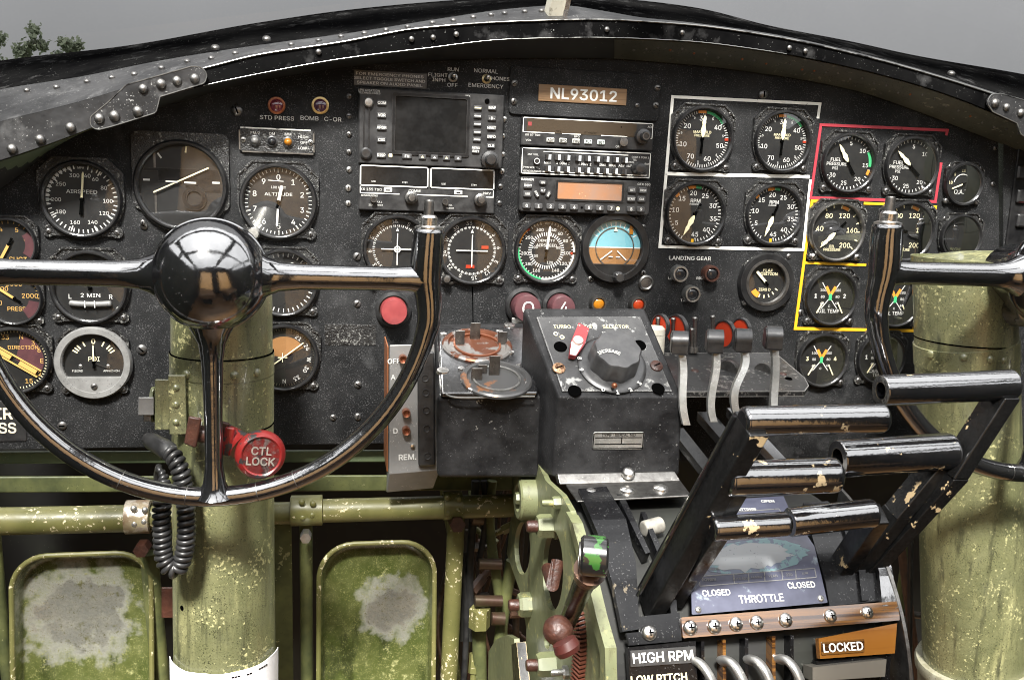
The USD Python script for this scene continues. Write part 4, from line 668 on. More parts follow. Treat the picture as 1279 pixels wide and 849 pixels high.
for n_, u, v in (("IDENT", 656.5, 234), ("VFR", 656.5, 244.5), ("ALT", 785, 235), ("CRSR", 798.5, 235), ("START", 784.5, 246), ("CLR", 797.5, 246)): key(t, "key", u, v, 10.4, 7.4, .0028, button_grey, lt=n_, lh=2.6, r=1.6, sx=.9)
for n_, u, v, a in (("ON", 674.5, 230, 0), ("ALT", 675, 239.5, 0), ("STBY", 667.5, 244, -60), ("OFF", 682, 244, 60)):
    x, y = t.q(u, v); k = t.add("mode_key", bevel_box((9 if a or n_ == "ON" else 7) * t.s, (5 if a or n_ == "ON" else 7) * t.s, t.z, t.z + .0028, .0008, r=2.4 * t.s).apply_transform(trimesh.transformations.rotation_matrix(math.radians(a), [0, 0, 1])).apply_translation([x, y, 0]), button_grey, smooth=20); t.put("lettering", text(n_, 2.4 * t.s, x, y, t.z + .0029, ang=math.radians(a), sx=.9, bold=True), white, k)
word(t, "GARMIN", 656, 226.8, 2.6, bold=True); word(t, "GTX 330", 800, 227.5, 2.6); knob(t, "photocell", 769, 259, [(0, 0), (2.4, 0), (2.4, 1), (0, 1.2)], cream); knob(t, "key_hole", 724, 259, [(0, 0), (1.4, 0), (1.4, .4), (0, .5)], hole_black); t.done()
# marker light panel
t = unit("marker_light_panel", "small silver edged marker light panel with three lamps below two red lights", "light panel", 299, 160.5, 393.5, 192, .003, crinkle, r=4)
for l in ((302, 161.5, 388, 161.5), (304, 191, 391, 191), (299.9, 165, 299.9, 188), (392.6, 180, 392.6, 188), (392.2, 166, 392.2, 176)): rule(t, *l, 1.6, edge_bright if l[1] > 162 else frame_white)
for u, mt in ((319, grey_paint), (340, lamp_black), (360, lamp_amber)): knob(t, "lamp_bezel", u, 177, [(4.6, 0), (6.6, 0), (6.4, 2.5), (5, 3), (4.6, 2)], bakelite); knob(t, "lamp", u, 177, [(4.8, 0), (4.7, 3), (3.6, 5.2), (2, 6.4), (0, 6.8)], mt)
for u in (304.5, 388): screw(t, xy=t.q(u, 176.5), r=3.6, mat=steel, z=.003, cross=True)
for s_, u, v, h in (("FM/Z", 319.5, 167.5, 3.2), ("OM", 340, 167.5, 3.2), ("MM", 360, 167.5, 3.2), ("HIGH", 379, 170, 3.2), ("OFF", 380, 177, 3.2), ("LOW", 378, 184, 3.2)): word(t, s_, u, v, h)
t.done()
def lamp(name, label, u, v, r, lens, bez, tilt=False, group=None, tall=2.0):
    t = T(name, label, "indicator light", P(u, v, 0), frame="panel", group=group); s = t.s; R = r * s
    t.add("collar", lathe([(R * .9, 0), (R * 1.08, 0), (R * 1.08, R * .5 * tall), (R, R * .6 * tall), (R * .8, R * .6 * tall), (R * .78, R * .35 * tall)], 28), bez); t.add("lens", lathe([(R * .8, R * .3 * tall), (R * .78, R * .5 * tall), (R * .5, R * (.5 * tall + .14)), (0, R * (.5 * tall + .2))], 24), lens, smooth=True); return t
lamp("warning_light", "left dull red warning light above STD PRESS lettering", 345.5, 132, 10, lamp_red, copper, tall=.5); lamp("warning_light", "right plum warning light with brass ring above BOMB lettering", 400, 132, 10, lamp_plum, M("brass", (.55, .42, .2), .35, .9), tall=.5)
for u, v, lb, bz in ((846, 341, "left silver landing gear light", steel), (885, 341, "right landing gear light with reddish rim", rust), (861, 366, "lower tail gear light under the other two", steel)): t = lamp("landing_gear_light", lb, u, v, 9.6, lamp_black, bz, tall=2.2)
lamp("amber_light", "amber press lamp behind the black boost box", 745, 378, 9.4, lamp_amber, dull_steel, tall=2.2); lamp("orange_light", "orange red press lamp behind the boost box right corner", 794, 379, 9.4, lamp_orange, dull_steel, tall=2.2)
def toggle(label, u, v, name="toggle_switch"):
    t = T(name, label, "switch", P(u, v, 0), frame="panel"); s = t.s; t.add("nut", lathe([(3.4 * s, 0), (6 * s, 0), (6 * s, 2 * s), (3.6 * s, 3 * s), (3.4 * s, 2 * s)], 12), M("brass_nut", (.62, .52, .3), .35, .9) if u > 590 else steel, smooth=25); t.add("lever", tube([[0, 0, 0], [0, .5 * s, 6 * s], [0, 1.5 * s, 13 * s]], [2.4 * s, 2 * s, 2.8 * s], 12, dome=.9), bright_steel)
toggle("steel toggle switch between RUN and OFF above the display", 565.5, 97); toggle("brass collared phones toggle switch above the display", 607.5, 99)
def pull(name, label, u, v, r, mat, boot, letter=None, tall=1.5):
    t = T(name, label, "button", P(u, v, 0), frame="panel"); R = r * t.s
    t.add("boot", lathe([(R * .6, 0), (R * 1.35, 0), (R * 1.35, R * .35), (R * 1.12, R * .62), (R * 1.08, R * .3), (R * .6, R * .3)], 32), boot); t.add("cap", lathe([(0, R * .2), (R, R * .2), (R, R * tall * .85), (R * .93, R * tall), (R * .5, R * (tall + .06)), (0, R * (tall + .08))], 32), mat)
    if letter: t.put("lettering", text(letter, R * .95, 0, .05 * R, R * (tall + .09), depth=.0004), white)
    t.done()
pull("warning_button", "round red push button under the left yoke grip", 491, 386, 16.5, knob_red, bakelite); pull("feather_button", "left maroon push button marked with a curl beside the boost box", 653, 381, 17, knob_maroon, bakelite, "Q", 1.9); pull("feather_button", "right maroon push button marked 4 behind the boost box", 697, 381, 15.5, knob_maroon, bakelite, "4", 1.9)
# switch column at the right edge and ship's plate at the left edge
t = T("circuit_box", "dark box of rocker switches on the far right panel edge", "switch box", P(1268, 260, 0), frame="panel")
t.add("plate", bevel_box(26 * t.s, 150 * t.s, .006, .009, .001), bezel_black)
for v in (215, 245, 275): x, y = t.L(1268, v); t.add("rocker", bevel_box(13 * t.s, 16 * t.s, .009, .014, .002, x, y, r=2 * t.s), bakelite)
x, y = t.L(1276, 268); t.add("red_cap", lathe([(0, 0), (4 * t.s, 0), (4 * t.s, .006), (0, .008)], 16).apply_translation([x, y, .009]), knob_red)
placard("door_placard", "cream bordered black placard ending in PRESS at the left edge", -60, 500, 28, 552, bakelite, [("AIR", -2, 516, 14, True, 1.0), ("PRESS", -7, 534, 13, True, .95)], tmat=M("placard_cream", (.62, .56, .42), .5), r=2)

# ================================================================== CONTROL COLUMNS AND YOKES
YW, YC = -.24, -.13
def W(pts, y=YW): return np.array([P(u, v, y) for u, v in pts])
def yoke(name, label, hub, rw, left, right):
    """Half wheel: hub dome, two level spokes, one down spoke, and a rim open at the top whose ends are upright grips."""
    hu, hv = hub; H = P(hu, hv, YW); s = S(H); R = (H[0] - P(*left, YW)[0]) * 279 / 272 if left else rw * s; t = T(name, label, "control yoke", H); rl = np.array([0, -.0, 1.0]); rx = np.array([1.0, 0, 0])
    def at(x, z, y=0.0): return H + rx * x + rl * z + np.array([0, y, 0])
    k = R / 280                                     # lengths below are in units of the left wheel's photograph pixels
    ang = np.radians(np.linspace(8, 172, 60)); rim = [at(R * 1.0 * math.cos(a), -R * 1.036 * math.sin(a)) for a in ang]
    up = [(272, 60), (271, 35), (270, 14), (271, -6), (273.5, -22)]
    path = [at(x * k, z * k) for x, z in up] + rim[1:-1] + [at(-x * k, z * k) for x, z in up[::-1]]
    rad = [20.5, 21, 21.2, 20.2, 18.5] + [17, 15.8, 14.8, 14, 13.5] + [13] * (len(rim) - 12) + [13.5, 14, 14.8, 15.8, 17] + [18.5, 20.2, 21.2, 21, 20.5]
    path = spline(path, 150); rad = np.interp(np.linspace(0, 1, 150), np.linspace(0, 1, len(rad)), rad) * k
    t.add("rim", tube(path, rad, 22, dome=.35), enamel, smooth=50)
    for sg in (1, -1):
        t.add("spoke", tube([at(sg * x * k, z * k, y * k) for x, z, y in ((58, 0, 0), (70, 0, 0), (84, 0, 0), (110, 0, 0), (225, 0, 0), (250, 0, 0), (266, 0, 0))], np.array([34, 25, 19, 16.5, 15.5, 17, 21]) * k, 22, flat=(1, .9)), enamel, smooth=50)
    t.add("spoke", tube([at(0, z * k) for z in (-55, -72, -86, -110, -185, -248, -271, -284, -290)], np.array([34, 24, 17, 13.5, 11.5, 11.5, 14.5, 20, 24]) * k, 22), enamel, smooth=50)
    prof = [(0, 66), (14, 65), (28, 61), (42, 54), (54, 44), (63, 31), (68.5, 16), (70.5, 2), (70.5, -2), (71.8, -3), (72.5, -7), (71, -11), (66, -18), (52, -30), (40, -36), (0, -36)]
    t.add("hub", aim(lathe([(a * k, b * k) for a, b in prof][::-1], 64), H, [0, -1, 0]), enamel, smooth=40)
    for sg in (1, -1):
        b = at(sg * 272 * k, 66 * k); t.add("grip_collar", aim(lathe([(0, -4 * k), (18 * k, -4 * k), (18 * k, 2 * k), (11.5 * k, 4 * k), (11.5 * k, 14 * k), (9 * k, 17 * k), (6.5 * k, 17.5 * k)], 24), b, [0, 0, 1]), bright_steel)
        t.add("grip_button", aim(lathe([(6.6 * k, 14 * k), (6.6 * k, 34 * k), (5.6 * k, 36.5 * k), (0, 37 * k)], 20), b, [0, 0, 1]), dull_steel)
    for i in (58, 66, 80, 93): t.add("rim_seam", aim(ring(rad[i] * .98, rad[i] * 1.018, -.0004, .0004, 24), path[i], path[i + 1] - path[i]), dull_steel)
    return t, at, k
ly, LAT, LK = yoke("control_yoke", "left glossy black half wheel yoke with domed hub in full view", (263, 344), 279, None, None)
ry, RAT, RK = yoke("control_yoke", "right glossy black half wheel yoke cut by the right edge", (1320, 345), 229, (1104, 318), None)
def column(name, label, hu, a, b, collar, rv, y=YC):
    """Round olive post from pixel a (centre, top) to b, with a riveted collar."""
    p0, p1 = P(*a[:2], y), P(*b[:2], y); s0, s1 = S(p0), S(p1); d = (p1 - p0) / np.linalg.norm(p1 - p0); t = T(name, label, "control column", p1)
    L_ = np.linalg.norm(p1 - p0); t.add("tube", aim(lathe([(0, 0), (a[2] * s0 * .94, 0), (a[2] * s0, .003), (b[2] * s1, L_), (0, L_)], 64), p0, d), olive)
    at = lambda v: p0 + (p1 - p0) * (v - a[1]) / (b[1] - a[1]); rr = lambda v: (a[2] * s0 + (b[2] * s1 - a[2] * s0) * (v - a[1]) / (b[1] - a[1]))
    v0, v1 = collar; r_ = rr(v0) + .0014; c0, c1 = at(v0), at(v1); h = np.linalg.norm(c1 - c0); cp = t.add("collar", aim(lathe([(r_ - .002, 0), (r_, .0006), (r_, h - .0006), (r_ - .002, h)], 64), c0, d), olive)
    for u, v in rv:
        q = at(v); x = np.clip((P(u, v, y - r_)[0] - q[0]) / r_, -.97, .97); n_ = np.array([x, -math.sqrt(1 - x * x), 0]); t.add("rivet", head(q + n_ * r_, n_, .0042), olive, parent=cp)
    return t, at, rr, d
lc, at, rr, d = column("control_column", "left olive control column with riveted collar below the yoke hub", 263, (277, 352, 61), (282, 905, 61), (433, 458), [(231, 449), (292, 449), (319, 449), (262, 449)])
def bandon(t, at, rr, d, v0, v1, off, mat, part, a0=-180, a1=180, n=60, th=.0012, jag=0.0, seed=1):
    """Sheet metal or paper wrapped round the column from height v0 to v1, between bearings a0 and a1 (0 faces the pilot)."""
    r = np.random.default_rng(seed); aa = np.radians(np.linspace(a0, a1, n)); v_ = []; c0, c1 = at(v0), at(v1); H = np.linalg.norm(c1 - c0)
    j = np.interp(np.arange(n), np.linspace(0, n - 1, 9), r.uniform(0, jag, 9))
    for rad in (rr(v0) + off, rr(v0) + off - th):
        for top in (1, 0):
            for i, a in enumerate(aa): v_.append((c0 + d * j[i] if top else c1) + np.array([math.sin(a), -math.cos(a), 0]) * rad)
    f = []
    for i in range(n - 1):
        for p, q in ((0, n), (n, 3 * n), (3 * n, 2 * n), (2 * n, 0)): f += [[p + i, q + i, q + i + 1], [p + i, q + i + 1, p + i + 1]]
    m = mk(v_, f); trimesh.repair.fix_normals(m); t_ = t.add(part, m, mat, smooth=30); return t_
bandon(lc, at, rr, d, 459, 516, .0010, olive, "sleeve"); bandon(lc, at, rr, d, 431.8, 433, .0012, hole_black, "seam"); bandon(lc, at, rr, d, 517, 518.5, .0006, hole_black, "seam")
lc.add("lightening_hole", aim(lathe([(0, .0003), (.0026, .0003), (.0026, -.001)], 16), at(727) + np.array([-.72, -.69, 0]) * (rr(746) + .0002), [-.72, -.69, 0]), hole_black)
pp = np.array([[P(u, v, YC - .02 - dy) for u, v in ((195, 475), (217, 475), (217, 535), (195, 535))] for dy in (0, -.05)]).reshape(-1, 3); bk = lc.add("bracket_box", hull(pp, .0012), olive, smooth=30); lc.add("flange_plate", bevel_box(.015, .056, 0, .002, .0005).apply_transform(np.array([[1, 0, 0, P(222, 505, YC - .045)[0]], [0, 0, -1, YC - .045], [0, 1, 0, P(222, 505, YC - .045)[2]], [0, 0, 0, 1.0]])), olive)
for v in (484, 505, 527): lc.add("rivet", head(P(220, v, YC - .047), [0, -1, 0], .0032), olive)
lc.add("switch_block", hull([P(u, v, YC - .02 + dy) for u, v in ((174, 497), (191, 497), (191, 517), (174, 517)) for dy in (0, .02)], .001), grey_paint); lc.add("switch_stub", hull([P(u, v, YC - .018 + dy) for u, v in ((180, 517), (188, 517), (188, 525), (180, 525)) for dy in (0, .008)], .0008), dull_steel); lc.add("washer_disc", aim(lathe([(0, 0), (.017, 0), (.017, .003), (0, .003)], 28), P(194, 505, YC + .0), [-1, 0, 0]), olive_dark)
# white paper wrapped round the foot of the left column
pt = T("paper_sheet", "white paper wrapped round the foot of the left control column", "paper", at(860)); bandon(pt, at, rr, d, 799, 905, .0035, paper, "sheet", -78, 84, th=.0006, jag=.0018, seed=4)
for i, (ax, n_) in enumerate(((14, 3), (30, 2), (44, 4))):
    for q in range(n_):
        a = math.radians(ax + q * 3.2); nn = np.array([math.sin(a), -math.cos(a), 0]); pt.add("print_mark", aim(bevel_box(.0024, .0014, 0, .0003, .0001), at(806 + (i % 2)) + nn * (rr(832) + .0034), nn), hole_black, smooth=False)
# right column
rc, at2, rr2, d2 = column("control_column", "right olive control column with flat top and worn bright paint", 1333, (1203, 322, 59), (1220, 905, 60.5), (416, 441), [(1152, 431), (1188, 429), (1216, 427), (1241, 427), (1258, 428)])
bandon(rc, at2, rr2, d2, 414.5, 416, .0008, hole_black, "seam"); bandon(rc, at2, rr2, d2, 334, 336, .0004, olive_dark, "seam"); bandon(rc, at2, rr2, d2, 322, 332, .0018, olive, "top_band")
c0 = at2(812); rc.add("base_ring", aim(lathe([(rr2(812), 0), (rr2(812) + .007, .0), (rr2(812) + .009, .004), (rr2(812) + .009, .012), (rr2(812) + .0065, .015), (rr2(812) + .0065, .09), (0, .09)], 64), c0, d2), M("dusty_ring", (.30, .29, .22), .5, var=(40, (.16, .15, .09)), speck=(500, .62, (.06, .05, .03))))
rc.add("edge_flange", hull([P(u, v, YC - .01 + dy) for u, v in ((1255, 448), (1266, 448), (1268, 500), (1257, 500)) for dy in (0, .03)], .001), olive)
rc.add("scuff_marks", cat([head(at2(v) + np.array([.62, -.785, 0]) * (rr2(v) - .0002), [.62, -.785, 0], .0022) for v in (705, 724, 730, 748, 754, 772)]), frame_white, kind="stuff")
hb = P(1320, 345, YW); cb = at2(365)
rc.add("hub_boss", tube([cb + [.02, -.02, 0], cb + [.04, -.055, 0], hb + [0, .05, 0], hb + [0, .02, 0]], [.030, .030, .036, .036], 28), enamel)
lb = at(352); lc.add("hub_boss", tube([lb + [0, .02, -.01], P(263, 344, YW) + [0, .02, 0]], [.034, .036], 28), alu)
# gust lock and its clevis
kp = P(325, 567, -.235); t = T("control_lock", "chipped red CTL LOCK knob on a rusty clevis across the left column", "control lock", kp); s = S(kp)
t.add("knob", aim(lathe([(0, -26 * s), (14 * s, -26 * s), (22 * s, -18 * s), (29 * s, -8 * s), (31 * s, 2 * s), (29 * s, 9 * s), (24.5 * s, 13 * s), (23 * s, 12 * s), (23 * s, 10.5 * s), (0, 10.5 * s)], 40), kp, [.18, -1, .1]), lock_red)
face = aim(cat([text("CTL", 9.5 * s, 0, 6 * s, 10.6 * s, .0006, bold=True), text("LOCK", 9.5 * s, 0, -7 * s, 10.6 * s, .0006, bold=True)]), kp, [.18, -1, .1], up=(.12, 0, 1)); t.add("lettering", face, alu, smooth=False)
t.add("face_disc", aim(lathe([(0, 10.5 * s), (22.6 * s, 10.5 * s), (22.6 * s, 10.0 * s)], 32), kp, [.18, -1, .1]), M("worn_red", (.10, .03, .03), .45, wear=(200, .5, (.16, .13, .12), 0, .1)), smooth=False)
t.add("arm", tube(spline([P(303, 557, -.215), P(292, 549, -.21), P(272, 541, -.205)], 8), [.014, .012, .011, .011, .011, .011, .012, .012], 18), lock_red)
t.add("clevis", hull([P(u, v, -.205 + dy) for u, v in ((272, 527), (284, 530), (280, 565), (270, 562)) for dy in (-.012, .012)], .002), rust); t.add("clevis", hull([P(u, v, -.205 + dy) for u, v in ((238, 522), (249, 524), (243, 556), (233, 552)) for dy in (-.012, .012)], .002), rust); t.add("flange", hull([P(u, v, -.207 + dy) for u, v in ((284, 535), (291, 536), (285, 567), (278, 565)) for dy in (-.014, .014)], .002), lock_red); t.add("pin", tube([P(240, 540, -.205), P(284, 546, -.205)], .008, 14), rust)
# coiled lead
cp_ = spline([P(u, v, y) for u, v, y in ((214, 566, -.19), (226, 590, -.20), (231, 620, -.20), (233, 655, -.205), (230, 690, -.205), (220, 711, -.205), (208, 704, -.205), (203, 680, -.205), (202, 650, -.205), (203, 620, -.20), (205, 600, -.19), (198, 585, -.18))], 1400)
tt = np.gradient(cp_, axis=0); tt /= np.linalg.norm(tt, axis=1, keepdims=True); a_ = np.cross(tt, [0, 1.0, 0]); a_ /= np.linalg.norm(a_, axis=1, keepdims=True); b_ = np.cross(tt, a_)
ln = np.r_[0, np.cumsum(np.linalg.norm(np.diff(cp_, axis=0), axis=1))]; th = ln / .0056 * 2 * np.pi; amp = .0060 * np.clip(np.minimum(1.0, (ln[-1] - ln) / .03), .02, 1)[:, None]
t = T("coiled_lead", "black coiled lead looping down beside the left control column", "cable", cp_[0])
t.add("coil", tube(cp_ + amp * (np.cos(th)[:, None] * a_ + np.sin(th)[:, None] * b_), .0027, 7), rubber, smooth=60); t.add("plug", tube(spline([P(182, 544, -.15), P(190, 551, -.16), P(204, 559, -.18), P(214, 566, -.19)], 10), np.r_[.003, .0055, .0075, .0082, .0085, .0085, .0088, .009, .009, .007], 14), rubber); t.add("tail", tube(spline([P(198, 585, -.18), P(196, 596, -.15), P(199, 610, -.15), P(212, 612, -.15)], 14), .0032, 8), rubber)

# ================================================================== BELOW THE PANEL, LEFT
def lring(name, label, cats, v0, v1, y, mat, u0, u1, dz=.03):
    one(name, label, cats, hull([P(u, v, y + e) for u, v in ((u0, v0), (u1, v0 - 3), (u0, v1), (u1, v1 - 3)) for e in (0, dz)], .002), mat)
lring("longeron", "upper dark green beam just under the panel edge behind the left wheel", "beam", 566, 577, .02, green_skin, -60, 640); lring("longeron", "lower pale olive beam under the panel behind the left wheel", "beam", 597, 613, .01, olive_dark, -60, 640); lring("longeron", "right green beam seen between the throttle grips and right column", "beam", 560, 580, .05, green_skin, 880, 1400)
for i, (u, v) in enumerate(((446, 591), (300, 596))): pass
t = T("rudder_rail", "worn olive cross rail with riveted clamps above the rudder pedals", "rail", P(280, 645, -.05)); Y = -.05
t.add("rail", tube([P(-60, 652, Y), P(168, 647, Y)], 17 * S(P(100, 650, Y)), 24), olive_rail); t.add("rail", tube([P(168, 646, Y), P(372, 640, Y)], 14 * S(P(300, 650, Y)), 24), olive_rail); t.add("rail", tube([P(390, 638, Y), P(640, 631, Y)], 14.5 * S(P(500, 640, Y)), 24), olive_rail)
clampm = M("clamp_worn", (.30, .26, .16), .42, .3, wear=(70, .5, (.55, .5, .42), .5, .1), var=(50, (.16, .09, .05)))
for (u, v, w, r_) in ((173, 645, 15, 21), (383, 637, 20, 19), (565, 631, 12, 18)):
    s = S(P(u, v, Y)); c = t.add("clamp", aim(lathe([(r_ * s * .8, -w * s), (r_ * s, -w * s * .95), (r_ * s, w * s * .95), (r_ * s * .8, w * s)], 28), P(u, v, Y), P(u + 10, v - .3, Y) - P(u, v, Y)), clampm if u < 300 else olive_rail)
    for du, dv in ((-6, -10), (7, 6), (8, -8), (-5, 9)): t.add("rivet", head(P(u + du, v + dv, Y - r_ * s * .9), [0, -1, 0], .0035), alu if u < 300 else olive_rail, parent=c)
t.add("clevis_bolt", aim(lathe([(0, -.01), (.008, -.01), (.008, .01), (0, .01)], 6), P(178, 684, Y - .01), [0, -1, .1]), rust); t.add("clevis_bolt", aim(lathe([(0, -.01), (.006, -.01), (.006, .01), (0, .01)], 6), P(382, 669, Y - .02), [0, -1, .1]), steel); t.add("clevis_bolt", aim(lathe([(0, -.012), (.009, -.012), (.009, .012), (0, .012)], 6), P(570, 652, Y - .01), [0, -1, .1]), rust)
def post(label, a, b, r, mat, y=-.03, name="pedal_link"): p, q = P(*a, y), P(*b, y); one(name, label, "strut", tube([p, q], r * S(p), 16), mat)
post("dark olive strut left of the left control column", (186, 690), (206, 905), 11, olive_dark); post("slim olive strut left of the right pedal", (382, 650), (384, 905), 8, olive_dark); post("pale olive strut right of the right pedal", (570, 645), (558, 905), 11, olive_rail); post("dark slanted strut at the lower left corner", (-8, 650), (14, 905), 7, olive_dark)
one("pedal_hanger", "flat olive hanger bar tight against the left control column", "strut", hull([P(u, v, -.03 + e) for u, v in ((343, 650), (363, 650), (366, 905), (346, 905)) for e in (0, .008)], .001), olive_dark)
one("wood_block", "small reddish wooden block beside the left control column", "block", hull([P(u, v, -.1 + e) for u, v in ((203, 734), (218, 734), (218, 770), (203, 770)) for e in (0, .01)], .001), rust)
def pedal(label, u0, u1, v0, blob, br):
    Y = -.03; c = P((u0 + u1) / 2, v0, Y); t = T("rudder_pedal", label, "rudder pedal", c); s = S(c); w, h = (u1 - u0) * s, 235 * s; n = 46
    mt = M("pedal_olive" + str(u1), (.05, .063, .016), .17, ior=1.7, var=(22, (.085, .095, .03)), streak=((40, 40, 10), .56, (.025, .032, .009)), spot=(P(*blob, Y + .012), br, (.55, .55, .48), 45), speck=(900, .585, (.20, .20, .08)), wear=(150, .62, (.30, .30, .14), 0, .12), rvar=(50, .4), bump=(300, .0004))  # pale spot is bare wear together with a painted soft white reflection
    poly = np.array(rrect(w, h, 42 * s, 0, -h / 2, 10).exterior.coords)[:-1]; rings = []
    for sc, z in ((1.0, 0), (.985, .0035), (.96, .0035), (.945, 0), (.93, -.010), (.88, -.014), (.6, -.017), (.3, -.018)):
        cen = np.array([0, -h / 2]); rings.append(np.c_[cen + (poly - cen) * [1 - (1 - sc), 1 - (1 - sc) * w / h if sc > .9 else sc], np.full(len(poly), z)])
    v_ = np.vstack(rings + [[[0, -h / 2, -.018]]]); m_ = len(poly); f = []
    for k in range(len(rings) - 1):
        for i in range(m_): a, b = k * m_ + i, k * m_ + (i + 1) % m_; f += [[a, b, b + m_], [a, b + m_, a + m_]]
    for i in range(m_): f.append([(len(rings) - 1) * m_ + i, (len(rings) - 1) * m_ + (i + 1) % m_, len(v_) - 1])
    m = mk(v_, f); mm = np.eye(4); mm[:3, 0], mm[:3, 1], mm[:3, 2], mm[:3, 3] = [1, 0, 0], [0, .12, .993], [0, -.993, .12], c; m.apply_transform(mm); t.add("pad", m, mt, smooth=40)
    hoop = np.vstack([[-w / 2, -h], poly[(poly[:, 1] > -h * .9)][np.argsort(-np.arctan2(poly[(poly[:, 1] > -h * .9)][:, 1] + h / 2, poly[(poly[:, 1] > -h * .9)][:, 0]))] if False else [[-w / 2, -h * .5], [-w / 2, -42 * s]] + [[-w / 2 + 42 * s * (1 - math.cos(a)), -42 * s + 42 * s * math.sin(a)] for a in np.linspace(.1, 1.57, 8)] + [[w / 2 - 42 * s * (1 - math.sin(a)), -42 * s + 42 * s * math.cos(a)] for a in np.linspace(0, 1.47, 8)] + [[w / 2, -42 * s], [w / 2, -h * .5]], [w / 2, -h]])
    hp = np.array([c + np.array([x, -.993 * .004 + .12 * y_, .993 * y_]) for x, y_ in hoop]); t.add("rim", tube(hp, .0028, 10), olive_rail); t.add("hinge", tube([c + np.array([-w * .4, .03, -h * .95]), c + np.array([w * .4, .03, -h * .95])], .01, 12), olive_dark)
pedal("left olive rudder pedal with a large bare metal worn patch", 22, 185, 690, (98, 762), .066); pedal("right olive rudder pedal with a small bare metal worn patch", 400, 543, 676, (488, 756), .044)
# dark linkage between the pedals and the pedestal
t = T("brake_linkage", "tangle of dark rods, hoses and rusty bolts left of the pedestal", "linkage", P(600, 700, .02))
for pts, r_, mt in (([(594, 600), (590, 660), (586, 720), (592, 780)], 5, rubber), ([(604, 600), (606, 650), (598, 700)], 4, rubber), ([(615, 600), (612, 660), (620, 720), (630, 849)], 6, olive_dark), ([(598, 770), (600, 880)], 9, olive_dark), ([(640, 700), (628, 770), (618, 880)], 8, olive_dark), ([(575, 690), (582, 760), (578, 860)], 4, rubber)): t.add("rod", tube(spline([P(u, v, .0) for u, v in pts], 20), r_ * S(P(600, 700, .02)), 12), mt)
for u, v, w, r_ in ((612, 704, 14, 7), (610, 750, 17, 7), (618, 632, 10, 13), (596, 640, 7, 15), (622, 772, 8, 8)): t.add("bolt", tube([P(u - w, v, -.02), P(u + w, v, -.02)], r_ * S(P(600, 700, 0)), 12), M(f"link_bolt{u}", (.06, .043, .024), .4, .4, var=(60, (.05, .022, .014))))
t.add("nut", aim(lathe([(0, -.012), (.013, -.012), (.013, .012), (0, .012)], 6), P(599, 771, -.02), [0, 0, 1]), olive_rail); t.add("lever_plate", hull([P(u, v, .0 + e) for u, v in ((570, 690), (584, 690), (590, 800), (574, 800)) for e in (0, .006)], .001), black_void)

r_ = np.random.default_rng(21); cable_m = [rubber, olive_dark, M("grimy_steel", (.10, .095, .085), .4, .6, var=(60, (.05, .03, .02))), M("grimy_rust", (.10, .05, .03), .55, var=(60, (.05, .03, .02))), olive_rail]
t = T("hose_bundle", "dark hoses and conduits running down behind the right pedal and pedestal", "hoses", P(600, 700, .1))
for i in range(16):
    u = r_.uniform(556, 660); y = r_.uniform(.06, .2); t.add("hose", tube(spline([P(u + r_.normal(0, 10), 585 + 85 * k, y + r_.normal(0, .01)) for k in range(5)], 24), r_.uniform(2.2, 6) * .0008, 10), cable_m[i % 4])
for i in range(18):
    u, v, y = r_.uniform(565, 650), r_.uniform(620, 845), r_.uniform(.0, .1); o = P(u, v, y); R = r_.uniform(4, 9) * .0008; t.add("fitting", aim(cat([lathe([(0, -.012), (R, -.012), (R, .012), (0, .012)], 6), lathe([(0, .012), (R * .6, .012), (R * .6, .026), (0, .026)], 12)]), o, r_.normal(0, 1, 3)), cable_m[2 + i % 3], smooth=20)
t = T("conduits", "dark struts and conduits in the gap between the quadrant and right column", "hoses", P(1130, 700, .0))
for i, (a, b, r, m_) in enumerate((((1150, 560), (1110, 860), 8, olive_dark), ((1120, 640), (1150, 870), 7, cable_m[3]), ((1138, 560), (1136, 870), 4, rubber), ((1100, 760), (1160, 770), 6, cable_m[2]), ((1100, 790), (1160, 815), 5, olive_dark), ((1285, 560), (1300, 870), 8, olive_dark))): t.add("strut", tube([P(*a, .02 - .02 * (i % 3)), P(*b, .02 - .02 * (i % 3))], r * .0008, 12), m_)

# ================================================================== BOXES BETWEEN THE PANEL AND THE PEDESTAL
t = T("remote_box", "narrow grey selector box lettered REM with copper studs and orange side", "selector box", P(512, 520, -.1)); Y = -.10
F4 = [(488, 432), (541, 431), (548, 586), (487, 591)]
t.add("case", hull([P(u, v, y) for y in (Y, -.03) for u, v in F4] + [P(484, 613, Y + .02), P(540, 608, Y + .02)], .0012), grey_paint, smooth=30)
side = [P(u, v, Y) + np.array([-.0016, 0, 0]) for u, v in ((487.5, 434), (486.5, 590))] ; t.add("side_panel", hull([p + np.array([dx, dy, 0]) for p in side for dx in (0, -.0012) for dy in (.004, .066)]), copper if False else M("orange_side", (.22, .08, .03), .45, wear=(60, .62, (.12, .06, .04), 0, .1)), smooth=30)
lf = Plane(P(520, 520, Y - .0014), P(530, 519.6, Y - .0014), P(520, 510, Y - .0014))
def onp(pl, mesh, u, v, h=0.0): return pl.place(mesh, pl.at(u, v, h))
s = t.s; t.add("hinge_strip", onp(lf, bevel_box(21 * s, 146 * s, 0, .006, .0015, r=3 * s), 532, 510), bakelite)
for v in (448, 472, 490, 512, 535, 569): t.add("dimple", onp(lf, lathe([(3.2 * s, 0), (4.4 * s, 0), (4.4 * s, .0012), (3.2 * s, .0008)], 16), 532 + (v - 500) * .03, v, .0058), rubber)
for u, v in ((503, 447), (507, 514), (507, 536)): t.add("stud", onp(lf, lathe([(0, 0), (5 * s, 0), (5.4 * s, .003), (4.8 * s, .009), (3.4 * s, .0085), (2.6 * s, .006), (0, .006)], 20), u, v), copper)
